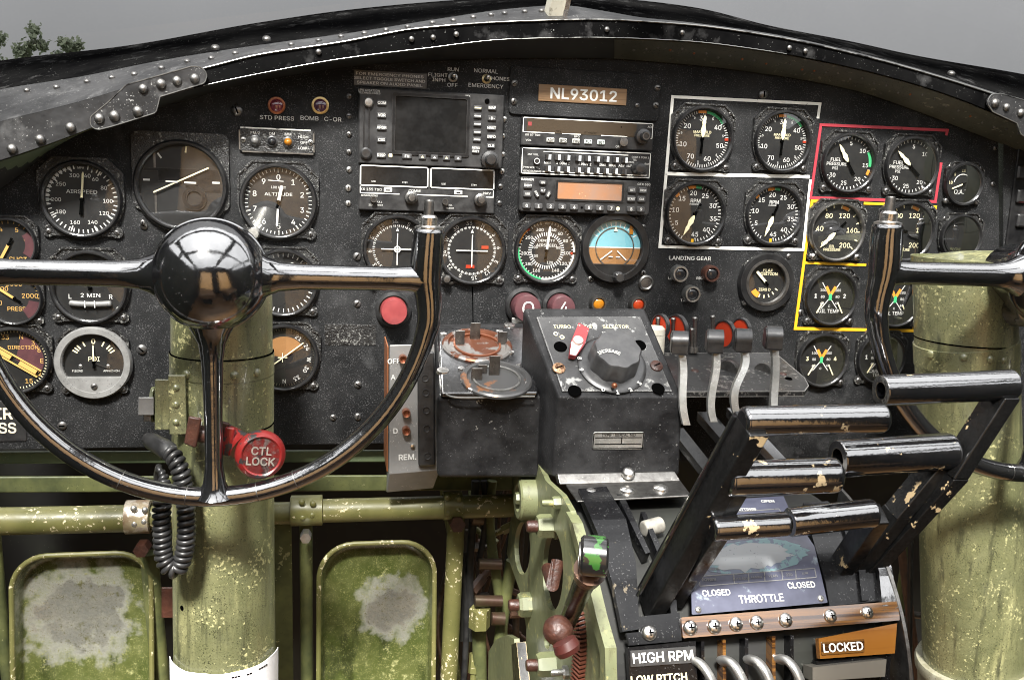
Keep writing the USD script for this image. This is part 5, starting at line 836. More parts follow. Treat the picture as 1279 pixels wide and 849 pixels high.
t.add("screw", onp(lf, lathe([(0, 0), (3.4 * s, 0), (3 * s, .0014), (0, .002)], 14), 515.5, 557.5), bright_steel)
for s_, u, v, h in (("OFF", 492, 451, 6), ("A", 491, 471, 6), ("B", 491, 492, 6), ("C", 493, 514, 6), ("D", 494, 538, 6.5), ("REM.", 509, 570.5, 7)): t.add("lettering", onp(lf, text(s_, h * s, bold=True), u, v, .0002), white, smooth=False)
t = T("socket_box", "black box with two round socket plates, one rusty, left of the boost box", "junction box", P(600, 540, -.12))
A_, B_, C_ = P(546, 496, -.17), P(668, 495, -.17), P(560, 410, -.03); jp = Plane(A_, B_, C_)
t.add("case", hull([P(552, 500, -.165), P(672, 498, -.165), P(549, 412, -.025), P(660, 410, -.025), P(553, 588, -.16), P(672, 588, -.16), P(553, 560, -.03), P(660, 560, -.03)], .006, 2), box_black, smooth=40)
t.add("lid", hull([jp.at(u, v, h) for u, v in ((554, 492), (668, 491), (550, 414), (660, 412)) for h in (.002, .005)], .003), gloss_top, smooth=40)
t.add("lid_bead", tube(spline([jp.at(u, v, .006) for u, v in ((549, 440), (549.5, 470), (552, 486), (560, 494), (575, 496.5), (620, 496), (668, 495))], 40), .0010, 8), edge_bright)
def socket(u, v, rx, mat, ring_m, tabs, screws):
    o = jp.at(u, v, .008); s_ = S(o); R = rx * s_; k = t.add("socket_plate", jp.place(lathe([(0, .0005), (R * .80, .0005), (R * .84, .003), (R * .95, .003), (R, .0015), (R, -.001)], 40), o), mat); t.add("socket_rim", jp.place(ring(.62 * R, .68 * R, .0006, .0025), o), ring_m, parent=k)
    for du, dv, w, h in tabs: q = jp.at(u + du, v + dv, .008); t.add("contact_tab", hull([q + jp.X * a + np.array([0, b, c]) for a in (-w * s_, w * s_) for b in (-.001, .001) for c in (-.002, h * s_ * .65)] + [q + jp.X * a + np.array([0, -.004, h * s_ * .68]) for a in (-w * s_, w * s_)], .0006), dull_steel, smooth=30, parent=k)
    for du, dv in screws: t.add("screw", jp.place(lathe([(0, 0), (4.2 * s_, 0), (4 * s_, .002), (0, .003)], 14), jp.at(u + du, v + dv, .008)), bright_steel)
rusty = M("rusty_plate", (.22, .21, .2), .4, .6, wear=(55, .47, (.12, .04, .018), 0, .06))
socket(596, 432, 44, rusty, copper, [(-22, -2, 5, 26), (-3, -9, 5.5, 30), (31, -2, 5, 24)], [(-42, -14), (28, -17), (-30, 11), (42, 9)])
socket(620, 474, 45, M("socket_dark", (.10, .10, .10), .35, .5, wear=(70, .58, (.3, .14, .07), 0, .06)), steel, [(-25, 0, 6, 22), (-3, -6, 6, 36), (-18, -8, 5, 16)], [(-44, -13), (28, -16), (-31, 13)])
for u, v in ((553, 465), (636, 408)): t.add("screw", jp.place(lathe([(0, 0), (.007, 0), (.006, .003), (0, .004)], 16), jp.at(u, v, .006)), bright_steel)
t.add("bracket", hull([P(u, v, -.02 + e) for u, v in ((640, 398), (668, 398), (668, 408), (640, 408)) for e in (0, .004)], .001), steel)
# boost selector box
yb, yf = -.125, -.205
t = T("boost_box", "worn black boost selector box with fluted knob and red pointer lever on the pedestal", "control box", P(760, 500, -.18))
tl, tr, fl, fr = P(659, 391, yb), P(801, 391, yb), P(700, 497, yf), P(846, 497, yf); bl, br, cl, cr = P(694, 590, yf + .004), P(842, 588, yf + .004), P(655, 500, yb + .01), P(815, 500, yb + .01)
t.add("case", hull([tl, tr, fl, fr, bl, br, cl, cr, cl - [0, 0, .07], cr - [0, 0, .07]], .0045, 2), box_black, smooth=40)
tp = Plane(fl, fr, tl); tp.o = tp.o + tp.N * .0046
t.add("top_plate", hull([tp.at(u, v, h) for u, v in ((671, 397), (799, 396), (703, 488), (838, 488)) for h in (-.001, .0008)], .0008), box_top, smooth=30)
s = S(tp.at(760, 440)); ns = tp.at(760, 440)
def ontop(mesh, u, v, h=.0018): return tp.place(mesh, tp.at(u, v, h))
ps = lambda u, v: np.linalg.norm(tp.at(u + 1, v) - tp.at(u, v)); k1 = ps(764, 455)
dial = t.add("dial_skirt", ontop(lathe([(0, 0), (42 * k1, 0), (42 * k1, .002), (37 * k1, .0045), (0, .0045)], 48), 764, 456), grey_paint if False else bakelite)
t.add("knob", ontop(lathe([(0, .004), (30 * k1, .004), (28.5 * k1, .024), (26.5 * k1, .0265), (0, .027)], 72, lambda a: 1 + .035 * np.cos(9 * a)), 764, 456), M("knob_grey", (.055, .055, .057), .42, var=(70, (.09, .09, .09))), label="fluted dark grey knob")
for s_, a in (("8", -75), ("0", -155), ("1", -180), ("2", -205), ("3", -228), ("9", -100)): x, y = pol(a, 39 * k1); t.add("lettering", tp.place(text(s_, 5.2 * k1, ang=-math.radians(a + 180) , bold=True), tp.at(764, 456, .0066) + tp.X * x + tp.Y * y), white, smooth=False)
x, y = pol(-176, 29.5 * k1); t.add("index_dot", tp.place(trimesh.creation.icosphere(2, 3.6 * k1), tp.at(764, 456, .011) + tp.X * x + tp.Y * y), copper)
for i, c in enumerate("INCREASE"): a = -35 + i * 10; x, y = pol(a, 21 * k1); t.add("lettering", tp.place(text(c, 4.4 * k1, ang=-math.radians(a), bold=True), tp.at(764, 456, .0291) + tp.X * x + tp.Y * y), white, smooth=False)
def topword(s_, u, v, h, sx=1.2, ang=0, m=cream): t.add("lettering", ontop(text(s_, h * k1, ang=ang, sx=sx), u, v, .0018), m, smooth=False)
topword("TURBO", 702, 408, 5, .95); topword("BOOST", 732, 408, 5, .95); topword("SELECTOR", 769, 408, 5, .95)
for u, v in ((694, 417), (702, 421)): t.add("lettering", ontop(ring(1.7 * k1, 3 * k1, 0, .0003, 16), u, v), cream, smooth=False)
t.add("lettering", ontop(text("8", 9 * k1, bold=True), 825, 489), hole_black, smooth=False)
lv = [(722, 409), (733, 415), (728, 433), (717, 448), (711, 447), (713, 431)]
lo = tp.at(720, 430, .004); q = [((tp.at(u, v, .004) - lo) @ tp.X, (tp.at(u, v, .004) - lo) @ tp.Y) for u, v in lv]
lever = t.add("pointer_lever", tp.place(prism(Polygon(q).buffer(.001), 0, .006), lo), flag_red if False else M("lever_red", (.28, .035, .04), .4, wear=(120, .62, (.6, .55, .5), 0, .05)), smooth=30, label="small red and cream pointer lever")
q2 = [((tp.at(u, v, .004) - lo) @ tp.X, (tp.at(u, v, .004) - lo) @ tp.Y) for u, v in ((713.5, 432), (725, 434), (717, 447.5), (711.5, 446.5))]; t.add("cream_half", tp.place(prism(Polygon(q2).buffer(.0009), .006, .0064), lo), frame_white, smooth=False, parent=lever); t.add("pivot", tp.place(lathe([(0, .006), (.0055, .006), (.005, .009), (0, .0095)], 20), tp.at(720, 431, .004)), M("pivot_pink", (.62, .42, .38), .4), parent=lever)
for u, v in ((700, 433), (799, 431), (718, 488), (822, 485)): t.add("screw_hole", ontop(lathe([(8.2 * k1, 0), (6.6 * k1, .0006), (5.6 * k1, .0002), (0, .0001)], 24), u, v, .0017), hole_black)
for u, v, m_ in ((698, 460, M("rust_screw", (.40, .24, .14), .4, .6, wear=(300, .5, (.12, .06, .03)))), (820, 457, rust)): sc = t.add("screw", ontop(lathe([(0, 0), (8 * k1, 0), (7.6 * k1, .0012), (4.5 * k1, .0022), (0, .0024)], 20), u, v), m_); t.add("slot", ontop(bar(-4 * k1, -2 * k1, 4 * k1, 2 * k1, 1.6 * k1, .0022, .0027), u, v), hole_black, smooth=False, parent=sc)
fp = Plane(bl, br, fl); fp.o = fp.o + fp.N * .0046; kf = np.linalg.norm(fp.at(771, 550) - fp.at(770, 550))
dp = t.add("data_plate", fp.place(bevel_box(64 * kf, 22 * kf, 0, .0008, .0003, r=3 * kf), fp.at(772, 550)), alu, smooth=20)
for l in ((-29, 4, 29, 4), (-29, -4, 29, -4), (4, -4, 4, 4), (-31, 9.5, 31, 9.5), (-31, -9.5, 31, -9.5), (-31, -9.5, -31, 9.5), (31, -9.5, 31, 9.5)): t.add("plate_rule", fp.place(bar(*[x * kf for x in l], 1 * kf, .0008, .001), fp.at(772, 550)), hole_black, smooth=False, parent=dp)
t.add("lettering", fp.place(text("TYPE   SERIAL NO", 3.6 * kf, 0, 7 * kf), fp.at(772, 550, .0009)), hole_black, smooth=False, parent=dp)
lip = [P(u, v, y) for u, v, y in ((697, 593, -.212), (842, 590, -.212), (848, 600, -.219), (700, 604, -.219))]; t.add("base_lip", hull(lip + [p + np.array([0, .01, -.002]) for p in lip], .001), dull_steel, smooth=30); t.add("screw", head(P(785, 591, -.216), [0, -.6, .8], .0068), bright_steel)

# ================================================================== MIXTURE LEVERS behind the throttles
t = T("lever_deck", "worn silver and black deck plate with rounded corner under the upright levers", "deck plate", P(920, 490, -.15)); dk = Plane(P(836, 492, -.19), P(1004, 492, -.19), P(850, 447, -.085))
pts = [dk.loc(u, v) for u, v in ((826, 447), (968, 447), (1004, 478), (1009, 488), (1004, 495), (826, 496))]; t.add("plate", dk.place(prism(Polygon(pts).buffer(-.003).buffer(.003), 0, .006), dk.o), plate_worn, smooth=20)
t.add("under_block", hull([dk.at(u, v, h) for u, v in ((830, 452), (960, 452), (998, 488), (830, 492)) for h in (-.002, -.03)], .002), gloss_top, smooth=30)
for u, v in ((868, 463), (916, 456), (978, 467), (985, 473)): t.add("rust_stud", dk.place(lathe([(0, 0), (.0042, 0), (.003, .0012), (0, .0014)], 14), dk.at(u, v, .006)), rust if v < 472 else hole_black)
for u0, v0, u1, v1, w, m_ in ((845, 540, 912, 625, 16, enamel_arm), (880, 520, 955, 606, 18, enamel_arm), (915, 515, 985, 590, 14, gloss_top)): a, b = P(u0, v0, -.20), P(u1, v1, -.23); t.add("link_bar", hull([p + np.array([dx, 0, dz]) for p in (a, b) for dx in (-w * .0004, w * .0004) for dz in (-.004, .004)], .001), m_, smooth=30)
for i, (u, v, pts, lb) in enumerate([(849, 427, ((851, 441), (853, 470), (852, 495), (857, 530)), "leftmost black knobbed upright lever beside the boost box"), (893, 425, ((894, 440), (893, 468), (888, 496), (891, 526)), "second black knobbed upright lever from the boost box"), (928, 424, ((930, 440), (928, 462), (919, 482), (921, 520)), "third black knobbed upright lever with cranked silver stem"), (966, 421, ((967, 437), (968, 470), (966, 500), (967, 522)), "rightmost black knobbed upright lever with straight silver stem")]):
    y0 = -.20; t = T("mixture_lever", lb, "lever", P(u, v, y0)); s = t.s; w, h = 9.5 * s, 14 * s
    pr = unary_union([Point(0, .0).buffer(h, quad_segs=10), rrect(2 * h * .96, 1.2 * h, .2 * h, 0, -.45 * h)]); m = prism(pr, -w, w); m = aim(m, P(u, v, y0), [1, -.30, 0]); t.add("knob", m, bakelite, smooth=40)
    t.add("knob_cap", aim(prism(pr.buffer(-.0018), -w - .0012, -w + .0005), P(u, v, y0), [1, -.30, 0]), rubber, smooth=40)
    sp = spline([P(a, b, y0 - .006 * j) for j, (a, b) in enumerate(pts)], 14); L1, L2 = [], []
    v_ = np.vstack([[p + np.array([dx, dy, 0]) for dx, dy in ((-4.6 * s, -.0022), (4.6 * s, -.0022), (4.6 * s, .0022), (-4.6 * s, .0022))] for p in sp]); f = []
    for a in range(13):
        for b in range(4): i0, i1 = a * 4 + b, a * 4 + (b + 1) % 4; f += [[i0, i1, i1 + 4], [i0, i1 + 4, i0 + 4]]
    m = mk(v_, f); trimesh.repair.fix_normals(m); t.add("stem", m, alu, smooth=30)
for u, v, w, h, lb in ((825, 407, 8, 17, "leftmost small red guard disc behind the boost box corner"), (845, 412, 9, 22, "taller red guard disc behind the leftmost black lever knob"), (905, 417, 9, 20, "red guard disc between the second and third lever knobs"), (926, 412, 9, 17, "rightmost red guard disc behind the third lever knob")):
    o = P(u, v, -.09); s = S(o); t = T("switch_guard", lb, "switch guard", o); h *= .85; n_ = [-.93, -.36, .0]; t.add("disc", aim(lathe([(0, -.0015), (h * s, -.0015), (h * s, .0012), (h * s * .9, .0015), (0, .0015)], 32), o, n_), flag_red); t.add("rim", aim(ring(h * s * .93, h * s * 1.06, -.0024, .0024, 32), o, n_), bakelite)
for u, v0, v1, lb in ((868, 398, 440, "thin toggle stick right of the taller red guard disc"), (890, 396, 440, "thin toggle stick left of the middle red guard disc"), (864, 412, 440, "short toggle stick beside the leftmost lever knob"), (822, 398, 420, "toggle stick at the leftmost red guard disc"), (841, 399, 420, "toggle stick at the taller red guard disc")):
    o = P(u, v1, -.09); t = T("toggle_stick", lb, "switch", o); s = t.s; t.add("stick", tube([o, P(u, v0 + 4, -.09), P(u, v0, -.09)], [2.0 * s, 2.4 * s, 3.4 * s], 12, dome=.8), dull_steel); t.add("collar", aim(lathe([(0, 0), (4.5 * s, 0), (4 * s, .006), (0, .006)], 12), o, [0, 0, 1]), dull_steel)
for u, v, r_, h in ((910, 463, 11, 26), (954, 465, 9, 24)): o = P(u, v, -.14); one("thumb_disc", "worn steel disc standing on the deck plate left of the " + ("third" if u < 930 else "rightmost") + " lever stem", "disc", aim(lathe([(0, -.003), (h * S(o) * .5, -.003), (h * S(o) * .5, .003), (0, .003)], 28), o, [-.8, -.6, 0]), dull_steel)
o = P(818, 422, -.10); t = T("lamp_cap", "ribbed cream cylinder behind the right edge of the boost box", "lamp", o); s = t.s; t.add("cap", aim(lathe([(0, -20 * s), (12.5 * s, -20 * s), (12.5 * s, 4 * s), (11.5 * s, 4.5 * s), (12.5 * s, 5 * s), (12 * s, 12 * s), (9 * s, 15 * s), (0, 16 * s)], 28), o, [0, 0, 1]), M("cap_cream", (.52, .50, .42), .4, var=(60, (.36, .34, .28))))

# ================================================================== THE THROTTLE PEDESTAL
X0 = .004
ped = T("throttle_pedestal", "throttle pedestal with zinc green side plate, black quadrant and navy THROTTLE placard", "throttle quadrant", PX(720, 800, X0))
def side(pts, h=0.0): return Polygon([tuple(PX(u, v, X0)[1:]) for u, v in pts])
def sideprism(poly, x0, x1): m = prism(poly, 0, x1 - x0); return mk(np.c_[m.vertices[:, 2] + x0, m.vertices[:, 0], m.vertices[:, 1]], m.faces)
plate = side([(646, 560), (656, 552), (672, 566), (688, 600), (708, 618), (728, 653), (746, 716), (759, 770), (770, 808), (771, 850), (765, 905), (664, 905), (662, 850), (663, 783), (655, 738), (638, 691), (644, 640)])
def sell(u, v, w, h, n=24): return side([(u + w * math.cos(a), v + h * math.sin(a)) for a in np.linspace(0, 2 * math.pi, n, endpoint=False)])
holes = unary_union([sell(658, 684, 10, 33), sell(697, 712, 13, 50), sell(722, 634, 3, 9), sell(690, 800, 4, 10)])
ped.add("side_plate", sideprism(plate.difference(holes), X0 - .005, X0), zinc, smooth=20); ped.add("rim_flange", sideprism(plate.difference(plate.buffer(-.014)).intersection(side([(700, 560), (830, 560), (830, 905), (740, 905), (735, 700)])), X0 - .009, X0 - .005), zinc, smooth=20)
low = side([(630, 812), (640, 797), (655, 791), (665, 796), (672, 850), (676, 905), (628, 905)]); ped.add("lower_bracket", sideprism(low, X0 - .02, X0 - .014), zinc, smooth=20); ped.add("lower_cover", sideprism(side([(664, 803), (671, 800), (682, 905), (670, 905)]), X0 - .022, X0 - .012), enamel_arm, smooth=20)
def boltx(u, v, r, mats, stick=.012, hexr=None):
    o = PX(u, v, X0); s = S(o); R = r * s; b = ped.add("hex_bolt", aim(cat([lathe([(0, 0), (R * 1.15, 0), (R * 1.15, .002), (0, .002)], 24), lathe([(0, .002), (R, .002), (R, .002 + stick * .8), (R * .86, .002 + stick), (0, .002 + stick)], 6)]), o, [-1, 0, 0]), mats[0], smooth=20)
    ped.add("bolt_end", aim(lathe([(0, 0), (R * .5, 0), (R * .5, .008), (R * .4, .010), (0, .010)], 14), o + np.array([-.002 - stick, 0, 0]), [-1, 0, 0]), mats[1], parent=b)
for u, v, r, st_ in ((695, 656, 15, .017), (668, 754, 15, .016), (699, 828, 15, .02)): boltx(u, v, r, (zinc, copper if False else rust), st_)
boltx(706, 627, 8, (zinc, zinc), .010); boltx(716, 838, 8, (alu, alu), .008); ped.add("rivet", head(PX(742, 806, X0), [-1, 0, 0], .005), zinc)
o = PX(672, 621, X0); s = S(o); ped.add("roller", aim(lathe([(0, 0), (26 * s, 0), (27 * s, .002), (27 * s, .020), (25 * s, .022), (17 * s, .022), (15 * s, .018), (0, .018)], 36), o, [-1, 0, 0]), zinc, label="round zinc green roller at the top of the side plate"); ped.add("roller_bolt", aim(lathe([(0, .018), (8 * s, .018), (7 * s, .024), (0, .024)], 6), o, [-1, 0, 0]), zinc)
# cylinder of the quadrant
A2, B2 = P(900, 622, -.26), P(900, 782, -.37); ph = math.radians(10)
def _circ(Rr): c = np.array([A2[1] + Rr * math.sin(ph), A2[2] - Rr * math.cos(ph)]); return c, np.hypot(B2[1] - c[0], B2[2] - c[1]) - Rr
from scipy.optimize import brentq
QR = brentq(lambda r_: _circ(r_)[1], .08, .6); QC, _ = _circ(QR)
print("quadrant", QR, QC, A2, B2)
def PA(u, v, h=0.0):
    d = ray(u, v); o = CC[1:] - QC; a = d[1] ** 2 + d[2] ** 2; b = o[0] * d[1] + o[1] * d[2]; c = o @ o - (QR + h) ** 2; t_ = (-b - math.sqrt(max(0, b * b - a * c))) / a; return CC + d * t_
def cyl(u, v): p = PA(u, v); return np.array([p[0], QR * math.atan2(-(p[1] - QC[0]), p[2] - QC[1])])      # x and arc length forward from the crown
def bend(m):
    v = m.vertices; r_ = QR + v[:, 2]; a = v[:, 1] / QR; return mk(np.c_[v[:, 0], QC[0] - r_ * np.sin(a), QC[1] + r_ * np.cos(a)], m.faces[:, ::-1])
def dens(pts, n=8): return [tuple(np.array(a) + (np.array(b) - np.array(a)) * k / n) for a, b in zip(pts, pts[1:] + pts[:1]) for k in range(n)]
def cpatch(pts, h0, h1, r=0.0):
    pg = Polygon([tuple(cyl(u, v)) for u, v in dens(pts)]).buffer(0)
    if r: pg = pg.buffer(-r).buffer(r)
    x0, y0, x1, y1 = pg.bounds; st_ = QR * math.radians(3) if QR < .4 else .012; out = []
    k = math.floor(y0 / st_)
    while k * st_ < y1:
        g = pg.intersection(sbox(x0 - 1, k * st_, x1 + 1, (k + 1) * st_)); k += 1
        out += [prism(q, h0, h1) for q in getattr(g, "geoms", [g]) if isinstance(q, Polygon) and q.area > 1e-9]
    return bend(cat(out))
def ctext(s_, u, v, h, mat, z, bold=True, sx=1.05, parent=None, part="lettering"):
    o = cyl(u, v); k = S(PA(u, v)); m = text(s_, h * k, 0, 0, 0, .0002, bold=bold, sx=sx); m.apply_scale([1, -1, 1]); m.apply_translation([o[0], o[1], z]); m.faces = m.faces[:, ::-1]; b = bend(m); ped.add(part, b, mat, smooth=False, parent=parent)
def cscrew(u, v, r, h, mat=bright_steel):
    p = PA(u, v, h); n_ = np.array([0, p[1] - QC[0], p[2] - QC[1]]); n_ /= np.linalg.norm(n_); R = r * S(p); k = ped.add("screw", aim(lathe([(0, -.001), (R, -.001), (R, R * .18), (R * .85, R * .42), (R * .5, R * .58), (0, R * .62)], 24), p, n_), mat)
    ped.add("slot", aim(cat([bar(-.42 * R, 0, .42 * R, 0, .17 * R, .5 * R, .64 * R), bar(0, -.42 * R, 0, .42 * R, .17 * R, .5 * R, .65 * R)]), p, n_), hole_black, smooth=False, parent=k)
XR = PA(1112, 745)[0]; ped.add("inner_plate", sideprism(plate.buffer(-.002).intersection(Point(*QC).buffer(QR - .03)), X0 + .05, X0 + .054), black_void, smooth=20)
a_ = np.linspace(-.06, QR * 1.3 if QR < .4 else .45, 40)
def csheet(x0, x1, s0, s1, h0, h1, n=24):
    return bend(cat([prism(sbox(x0, a, x1, b), h0, h1) for a, b in zip(np.linspace(s0, s1, n)[:-1], np.linspace(s0, s1, n)[1:])]))
s_top, s_strip, s_low = cyl(900, 622)[1], cyl(980, 765)[1], cyl(900, 845)[1] + .03
ped.add("drum", csheet(X0 + .01, XR - .004, s_top - .05, s_low, -.020, -.016), black_void, smooth=30)
ped.add("left_cheek", cpatch([(722, 615), (757, 612), (781, 652), (793, 705), (797, 786), (776, 789), (765, 735), (745, 668)], -.004, .004), quad_black, smooth=30)
ped.add("slot_rail", cpatch([(800, 640), (806, 640), (842, 720), (846, 770), (838, 771), (834, 722)], -.014, .001), quad_black, smooth=30); ped.add("slot_rail", cpatch([(770, 618), (778, 618), (812, 690), (806, 692)], -.014, .001), quad_black, smooth=30); ped.add("slot_floor", cpatch([(797, 770), (848, 765), (849, 786), (797, 791)], -.006, .002), quad_black, smooth=30)
wr = ped.add("white_roller", tube([PA(806, 660, -.004), PA(824, 655, -.004)], .0075, 20, dome=.3), M("roller_white", (.26, .25, .22), .35, var=(120, (.16, .15, .13))))
nv = ped.add("throttle_placard", cpatch([(885, 628), (978, 622), (984, 636), (1016, 684), (1032, 753), (863, 768), (862, 722), (872, 672)], .001, .0026, .001), navy, smooth=30)
r_ = np.random.default_rng(11)
def blot(cu, cv, ru, rv, j): return [(cu + ru * math.cos(a) * (1 + r_.normal(0, j)), cv + rv * math.sin(a) * (1 + r_.normal(0, j)) - (cu + ru * math.cos(a) - cu) * .08) for a in np.linspace(0, 2 * math.pi, 46, endpoint=False)]
ped.add("worn_paint", cpatch(blot(938, 697, 66, 21, .06), .0024, .0028), M("worn_teal", (.13, .22, .235), .5, wear=(150, .5, (.10, .12, .17), 0, .05)), smooth=30, parent=nv); ped.add("worn_bare", cpatch(blot(933, 697, 52, 16, .09), .0025, .0030), M("worn_pale", (.24, .255, .265), .4, speck=(500, .66, (.08, .09, .12))), smooth=30, parent=nv)
for l in ([(872, 721), (1016, 711)], [(873, 733), (1018, 722)], [(872, 721), (873, 733)], [(915, 718), (916, 730)], [(933, 717), (934, 728.5)], [(953, 715), (954, 727)], [(975, 714), (976, 725.5)], [(992, 713), (993, 724)], [(1016, 711), (1018, 722)], [(905, 643), (972, 638)], [(972, 638), (980, 650)], [(868, 708), (866, 684)]):
    (u0, v0), (u1, v1) = l; dx, dy = (0, .45) if abs(u1 - u0) > abs(v1 - v0) else (.45, 0); ped.add("printed_rule", cpatch([(u0 - dx, v0 - dy), (u1 - dx, v1 - dy), (u1 + dx, v1 + dy), (u0 + dx, v0 + dy)], .0026, .0029), bezel_grey, smooth=False, parent=nv)
for s_, u, v, h in (("CLOSED", 893, 741, 7.2), ("CLOSED", 999, 731.5, 7.2), ("THROTTLE", 949, 748, 8.8), ("OPEN", 958, 629, 5), ("SETTINGS", 931, 639, 4)): ctext(s_, u, v, h, white, .0030, sx=.95, parent=nv)
for s_, u, v, h in (("POWER", 884, 725, 3.6), ("AUTO RICH", 924, 724, 2.8), ("46 MAN", 943, 722, 2.6), ("LEAN", 964, 720.5, 3.2), ("230", 984, 719, 3.2), ("LOW", 1004, 717, 2.6), ("MAX RPM", 891, 690, 2.8), ("CRUISE", 890, 712, 2.8)): ctext(s_, u, v, h, bezel_grey, .0030, bold=False, parent=nv)
for u, v in ((872, 761), (1025, 747), (914, 634)): cscrew(u, v, 4.2, .0026, alu)
ped.add("right_cheek", cpatch([(1003, 628), (1034, 626), (1068, 660), (1092, 708), (1098, 750), (1036, 757), (1031, 728), (1016, 676)], -.008, .0005), quad_black, smooth=30); ped.add("slot_rail", cpatch([(1048, 652), (1055, 652), (1078, 712), (1083, 750), (1074, 751), (1070, 714)], .0004, .004), quad_black, smooth=30); ped.add("outer_cheek", cpatch([(1078, 655), (1092, 665), (1110, 712), (1117, 760), (1098, 763), (1094, 716)], -.01, .006), enamel, smooth=30)
ped.add("varnished_strip", cpatch([(848, 772), (1118, 752), (1119, 775), (850, 797)], .002, .006, .001), tan_strip, smooth=30); ped.add("strip_end", cpatch([(780, 791), (848, 785), (849, 800), (784, 806)], .001, .005), quad_black, smooth=30)
for u, v, r in ((811, 790, 9.4), (862, 783.5, 9.4), (892, 782, 9.2), (919, 779, 9), (945, 777, 9), (981, 774, 9), (1037, 769, 8.4), (1083, 764.5, 8)): cscrew(u, v, r, .006)
lp = ped.add("lower_left_face", cpatch([(783, 808), (868, 800), (872, 905), (790, 905)], -.006, .002), quad_black, smooth=30)
def label(txt, u0, v0, u1, v1, h, mat=bakelite, tm=white):
    d = (v1 - v0); k = ped.add("word_label", cpatch([(u0, v0), (u1, v0 - (u1 - u0) * .07), (u1, v1 - (u1 - u0) * .07), (u0, v1)], .0018, .0034, .0008), mat, smooth=30, label=f"strip reading {txt}"); ctext(txt, (u0 + u1) / 2, (v0 + v1) / 2 - (u1 - u0) * .035, h, tm, .0036, parent=k)
label("HIGH RPM", 786, 812, 867, 832, 11)
ctext("LOW PITCH", 822, 846, 9, cream, .0024, parent=lp)
lr = ped.add("lower_right_face", cpatch([(1021, 797), (1119, 778), (1116, 815), (1023, 822)], -.004, .002), M("varnish_bright", (.19, .075, .012), .18, ior=1.8, streak=((4, 4, 120), .5, (.16, .06, .01)), wear=(30, .62, (.05, .025, .008), 0, .1)), smooth=30); label("LOCKED", 1024, 801, 1077, 817, 9.5, tan_strip)
ped.add("lower_black_face", cpatch([(1023, 826), (1116, 818), (1112, 905), (1026, 905)], -.012, -.004), quad_black, smooth=30); ped.add("lower_pale_bar", cpatch([(1012, 832), (1104, 822), (1102, 843), (1012, 849)], -.012, .004), M("bar_grey", (.15, .14, .12), .35, .4), smooth=30)
ped.add("end_disc_edge", bend(cat([prism(sbox(XR + .001, a, XR + .004, b), -.06, .007) for a, b in zip(np.linspace(s_top, s_low + .05, 20)[:-1], np.linspace(s_top, s_low + .05, 20)[1:])])), dull_steel, smooth=30)
for i, (u, m_) in enumerate(((878, quad_black), (905, tan_strip), (933, quad_black), (967, tan_strip), (990, quad_black))): ped.add("divider", cpatch([(u, 800 - (u - 878) * .07), (u + 4, 800 - (u - 878) * .07), (u + 5, 905), (u + 1, 905)], -.016, -.004), m_, smooth=30)
lev = M("lever_silver", (.55, .55, .53), .3, .9, rvar=(60, .5))
for i, u in enumerate((866, 905, 938, 976)):
    pt_ = spline([PA(u - 2, 826 - i, -.004), PA(u + 8, 828 - i, .004), PA(u + 18, 840 - i, .009), PA(u + 28, 862, .010), PA(u + 44, 905, .010)], 24)
    ped.add("propeller_lever", tube(pt_, .0062, 12, flat=(1, .62), dome=.6), lev, label=None)
# top deck with three bright screws
td = Plane(P(702, 622, -.245), P(852, 616, -.245), P(700, 604, -.21)); ped.add("top_strip", hull([td.at(u, v, h) for u, v in ((708, 606), (848, 600), (862, 619), (722, 626)) for h in (-.002, .002)], .001), dull_steel, smooth=30)
for u, v in ((738, 616), (783, 613.5), (825, 611)): ped.add("screw", td.place(lathe([(0, 0), (9.5 * S(td.at(u, v)), 0), (9 * S(td.at(u, v)), .0022), (5 * S(td.at(u, v)), .004), (0, .0044)], 24), td.at(u, v, .003)), bright_steel)
# friction lock lever, rusty knob and toothed sector on the left of the pedestal
o = PX(742, 694, X0 - .03); t = T("friction_lever", "short black lever with chipped green grip left of the quadrant", "lever", o); s = t.s
t.add("grip", aim(lathe([(0, -17 * s), (22 * s, -17 * s), (25 * s, -14 * s), (25.5 * s, 0), (25 * s, 14 * s), (21 * s, 17 * s), (0, 17 * s)], 36), o, [1, -.25, 0]), grip_green); t.add("grip_cap", aim(lathe([(14 * s, 0), (17 * s, 0), (17 * s, .001), (14 * s, .001)], 24), o - np.array([1, -.25, 0]) / 1.03 * 17.3 * s, [-1, .25, 0]), dull_steel)
t.add("stem", tube([PX(735, 715, X0 - .03), PX(722, 745, X0 - .03), PX(708, 778, X0 - .025)], [.0085, .0075, .007], 16), enamel_arm); t.add("collar", tube([PX(737, 712, X0 - .03), PX(733, 722, X0 - .03)], [.012, .0095], 16), M("collar_brown", (.045, .023, .014), .4, wear=(90, .6, (.16, .09, .06))))
o = PX(697, 787, X0 - .04); t = T("rust_knob", "lumpy rust brown knob at the foot of the friction lever", "knob", o); s = t.s; ic = trimesh.creation.icosphere(4, 19 * s); ic.vertices *= (1 + .16 * (meshkit.fbm(ic.vertices / (14 * s) + 9, 3, 2) - .5))[:, None]; ic.apply_translation(o); t.add("knob", ic, rust, smooth=True); t.add("skirt", aim(lathe([(0, 0), (15 * s, 0), (17 * s, .006), (14 * s, .010), (0, .010)], 20), PX(704, 800, X0 - .04), [.4, -.3, -.8]), M("skirt_red", (.055, .014, .011), .4)); t.add("link", tube([PX(684, 710, X0 - .01), PX(690, 730, X0 - .015), PX(697, 700, X0 - .008)], .006, 12), rust)
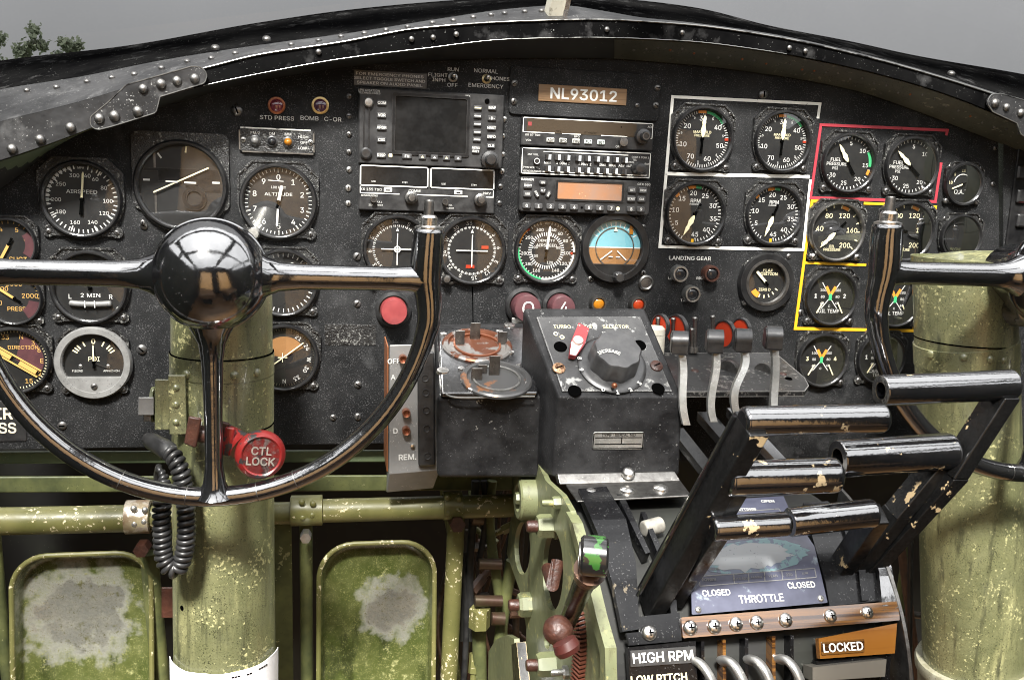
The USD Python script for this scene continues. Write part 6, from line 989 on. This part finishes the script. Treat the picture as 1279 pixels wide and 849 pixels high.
t = T("toothed_sector", "rust red toothed rack arc running down the pedestal side plate", "gear rack", PX(727, 800, X0 - .008)); pth = [PX(u, v, X0 - .006) for u, v in ((722, 752), (728, 780), (729, 810), (726, 850), (722, 905))]; sp = spline(pth, 60)
t.add("backing", tube(sp, .006, 8, flat=(1, .7)), rust)
for i in range(0, 58, 2): dd = sp[min(i + 1, 59)] - sp[i]; t.add("tooth", aim(bevel_box(.012, .0017, -.0045, .0075, .0004), sp[i], [-1, -.35, 0], up=dd), M("tooth_rust", (.10, .032, .018), .5) if i == 0 else "/World/Looks/tooth_rust", smooth=False)
ped.done()

# ================================================================== THROTTLE HANDLES
def grip(t, a, b, r, y, open_left=False, y1=None):
    p, q = P(*a, y), P(*b, y if y1 is None else y1); R = r * S((p + q) / 2)
    if open_left: return t.add("grip", pipe([p, q], R, R * .55, 32), enamel_worn, smooth=35), p, q, R
    return t.add("grip", tube([p, p + (q - p) * .03, q - (q - p) * .03, q], R, 32, dome=.32), enamel_worn, smooth=50), p, q, R
def arm(t, pts, w, th, mat=enamel_arm, part="arm"):
    """Flat bar through the points: w metres wide across the line of sight, th thick along x."""
    for a, b in zip(pts[:-1], pts[1:]):
        d = (b - a) / np.linalg.norm(b - a); n_ = np.cross(d, [1.0, 0, 0]); n_ /= np.linalg.norm(n_); t.add(part, hull([p + n_ * e * w / 2 + np.array([f * th / 2, 0, 0]) for p in (a, b) for e in (-1, 1) for f in (-1, 1)], .0016), mat, smooth=30)
YH = -.41
t = T("throttle_lever", "left throttle with the long upper bare grip and wide black arm", "throttle lever", PA(808, 745)); g_, p, q, R = grip(t, (932, 526), (1100, 522), 18.5, YH); arm(t, [PA(812, 752, -.012), P(938, 530, YH)], .030, .013); t.add("arm_rib", tube([PA(806, 742, .004) + [-.006, 0, 0], P(928, 526, YH) + [-.007, 0, .004]], .0022, 10), enamel)
t = T("throttle_lever", "left throttle with the thick middle grip under the long upper one", "throttle lever", PA(838, 742)); grip(t, (912, 598), (1040, 593), 22.5, YH + .01); arm(t, [PA(840, 744, -.012), P(922, 600, YH + .012)], .020, .010)
t = T("throttle_lever", "left throttle with the short lowest grip chipped over the placard", "throttle lever", PA(850, 735)); grip(t, (893, 660), (980, 654), 15.5, YH + .01); arm(t, [PA(848, 738, -.012), P(898, 661, YH + .012)], .014, .010)
YR = -.37
t = T("throttle_lever", "right throttle with the highest hollow grip in front of the right column", "throttle lever", PA(1080, 708)); grip(t, (1100, 488), (1266, 480), 19.5, YR, True); arm(t, [PA(1078, 712, -.012), P(1190, 590, YR + .005), P(1252, 494, YR)], .022, .012)
t = T("throttle_lever", "right throttle with the thick hollow grip under the highest one", "throttle lever", PA(1062, 708)); grip(t, (1046, 573), (1190, 563), 23.5, YR + .01, True); arm(t, [PA(1060, 714, -.012), P(1120, 640, YR + .02), P(1182, 566, YR + .014)], .020, .011)
t = T("throttle_lever", "right throttle with the lowest hollow grip above the placard corner", "throttle lever", PA(1050, 708)); grip(t, (986, 652), (1092, 640), 18, YR - .01, True); arm(t, [PA(1046, 714, -.012), P(1096, 642, YR - .008)], .018, .010)
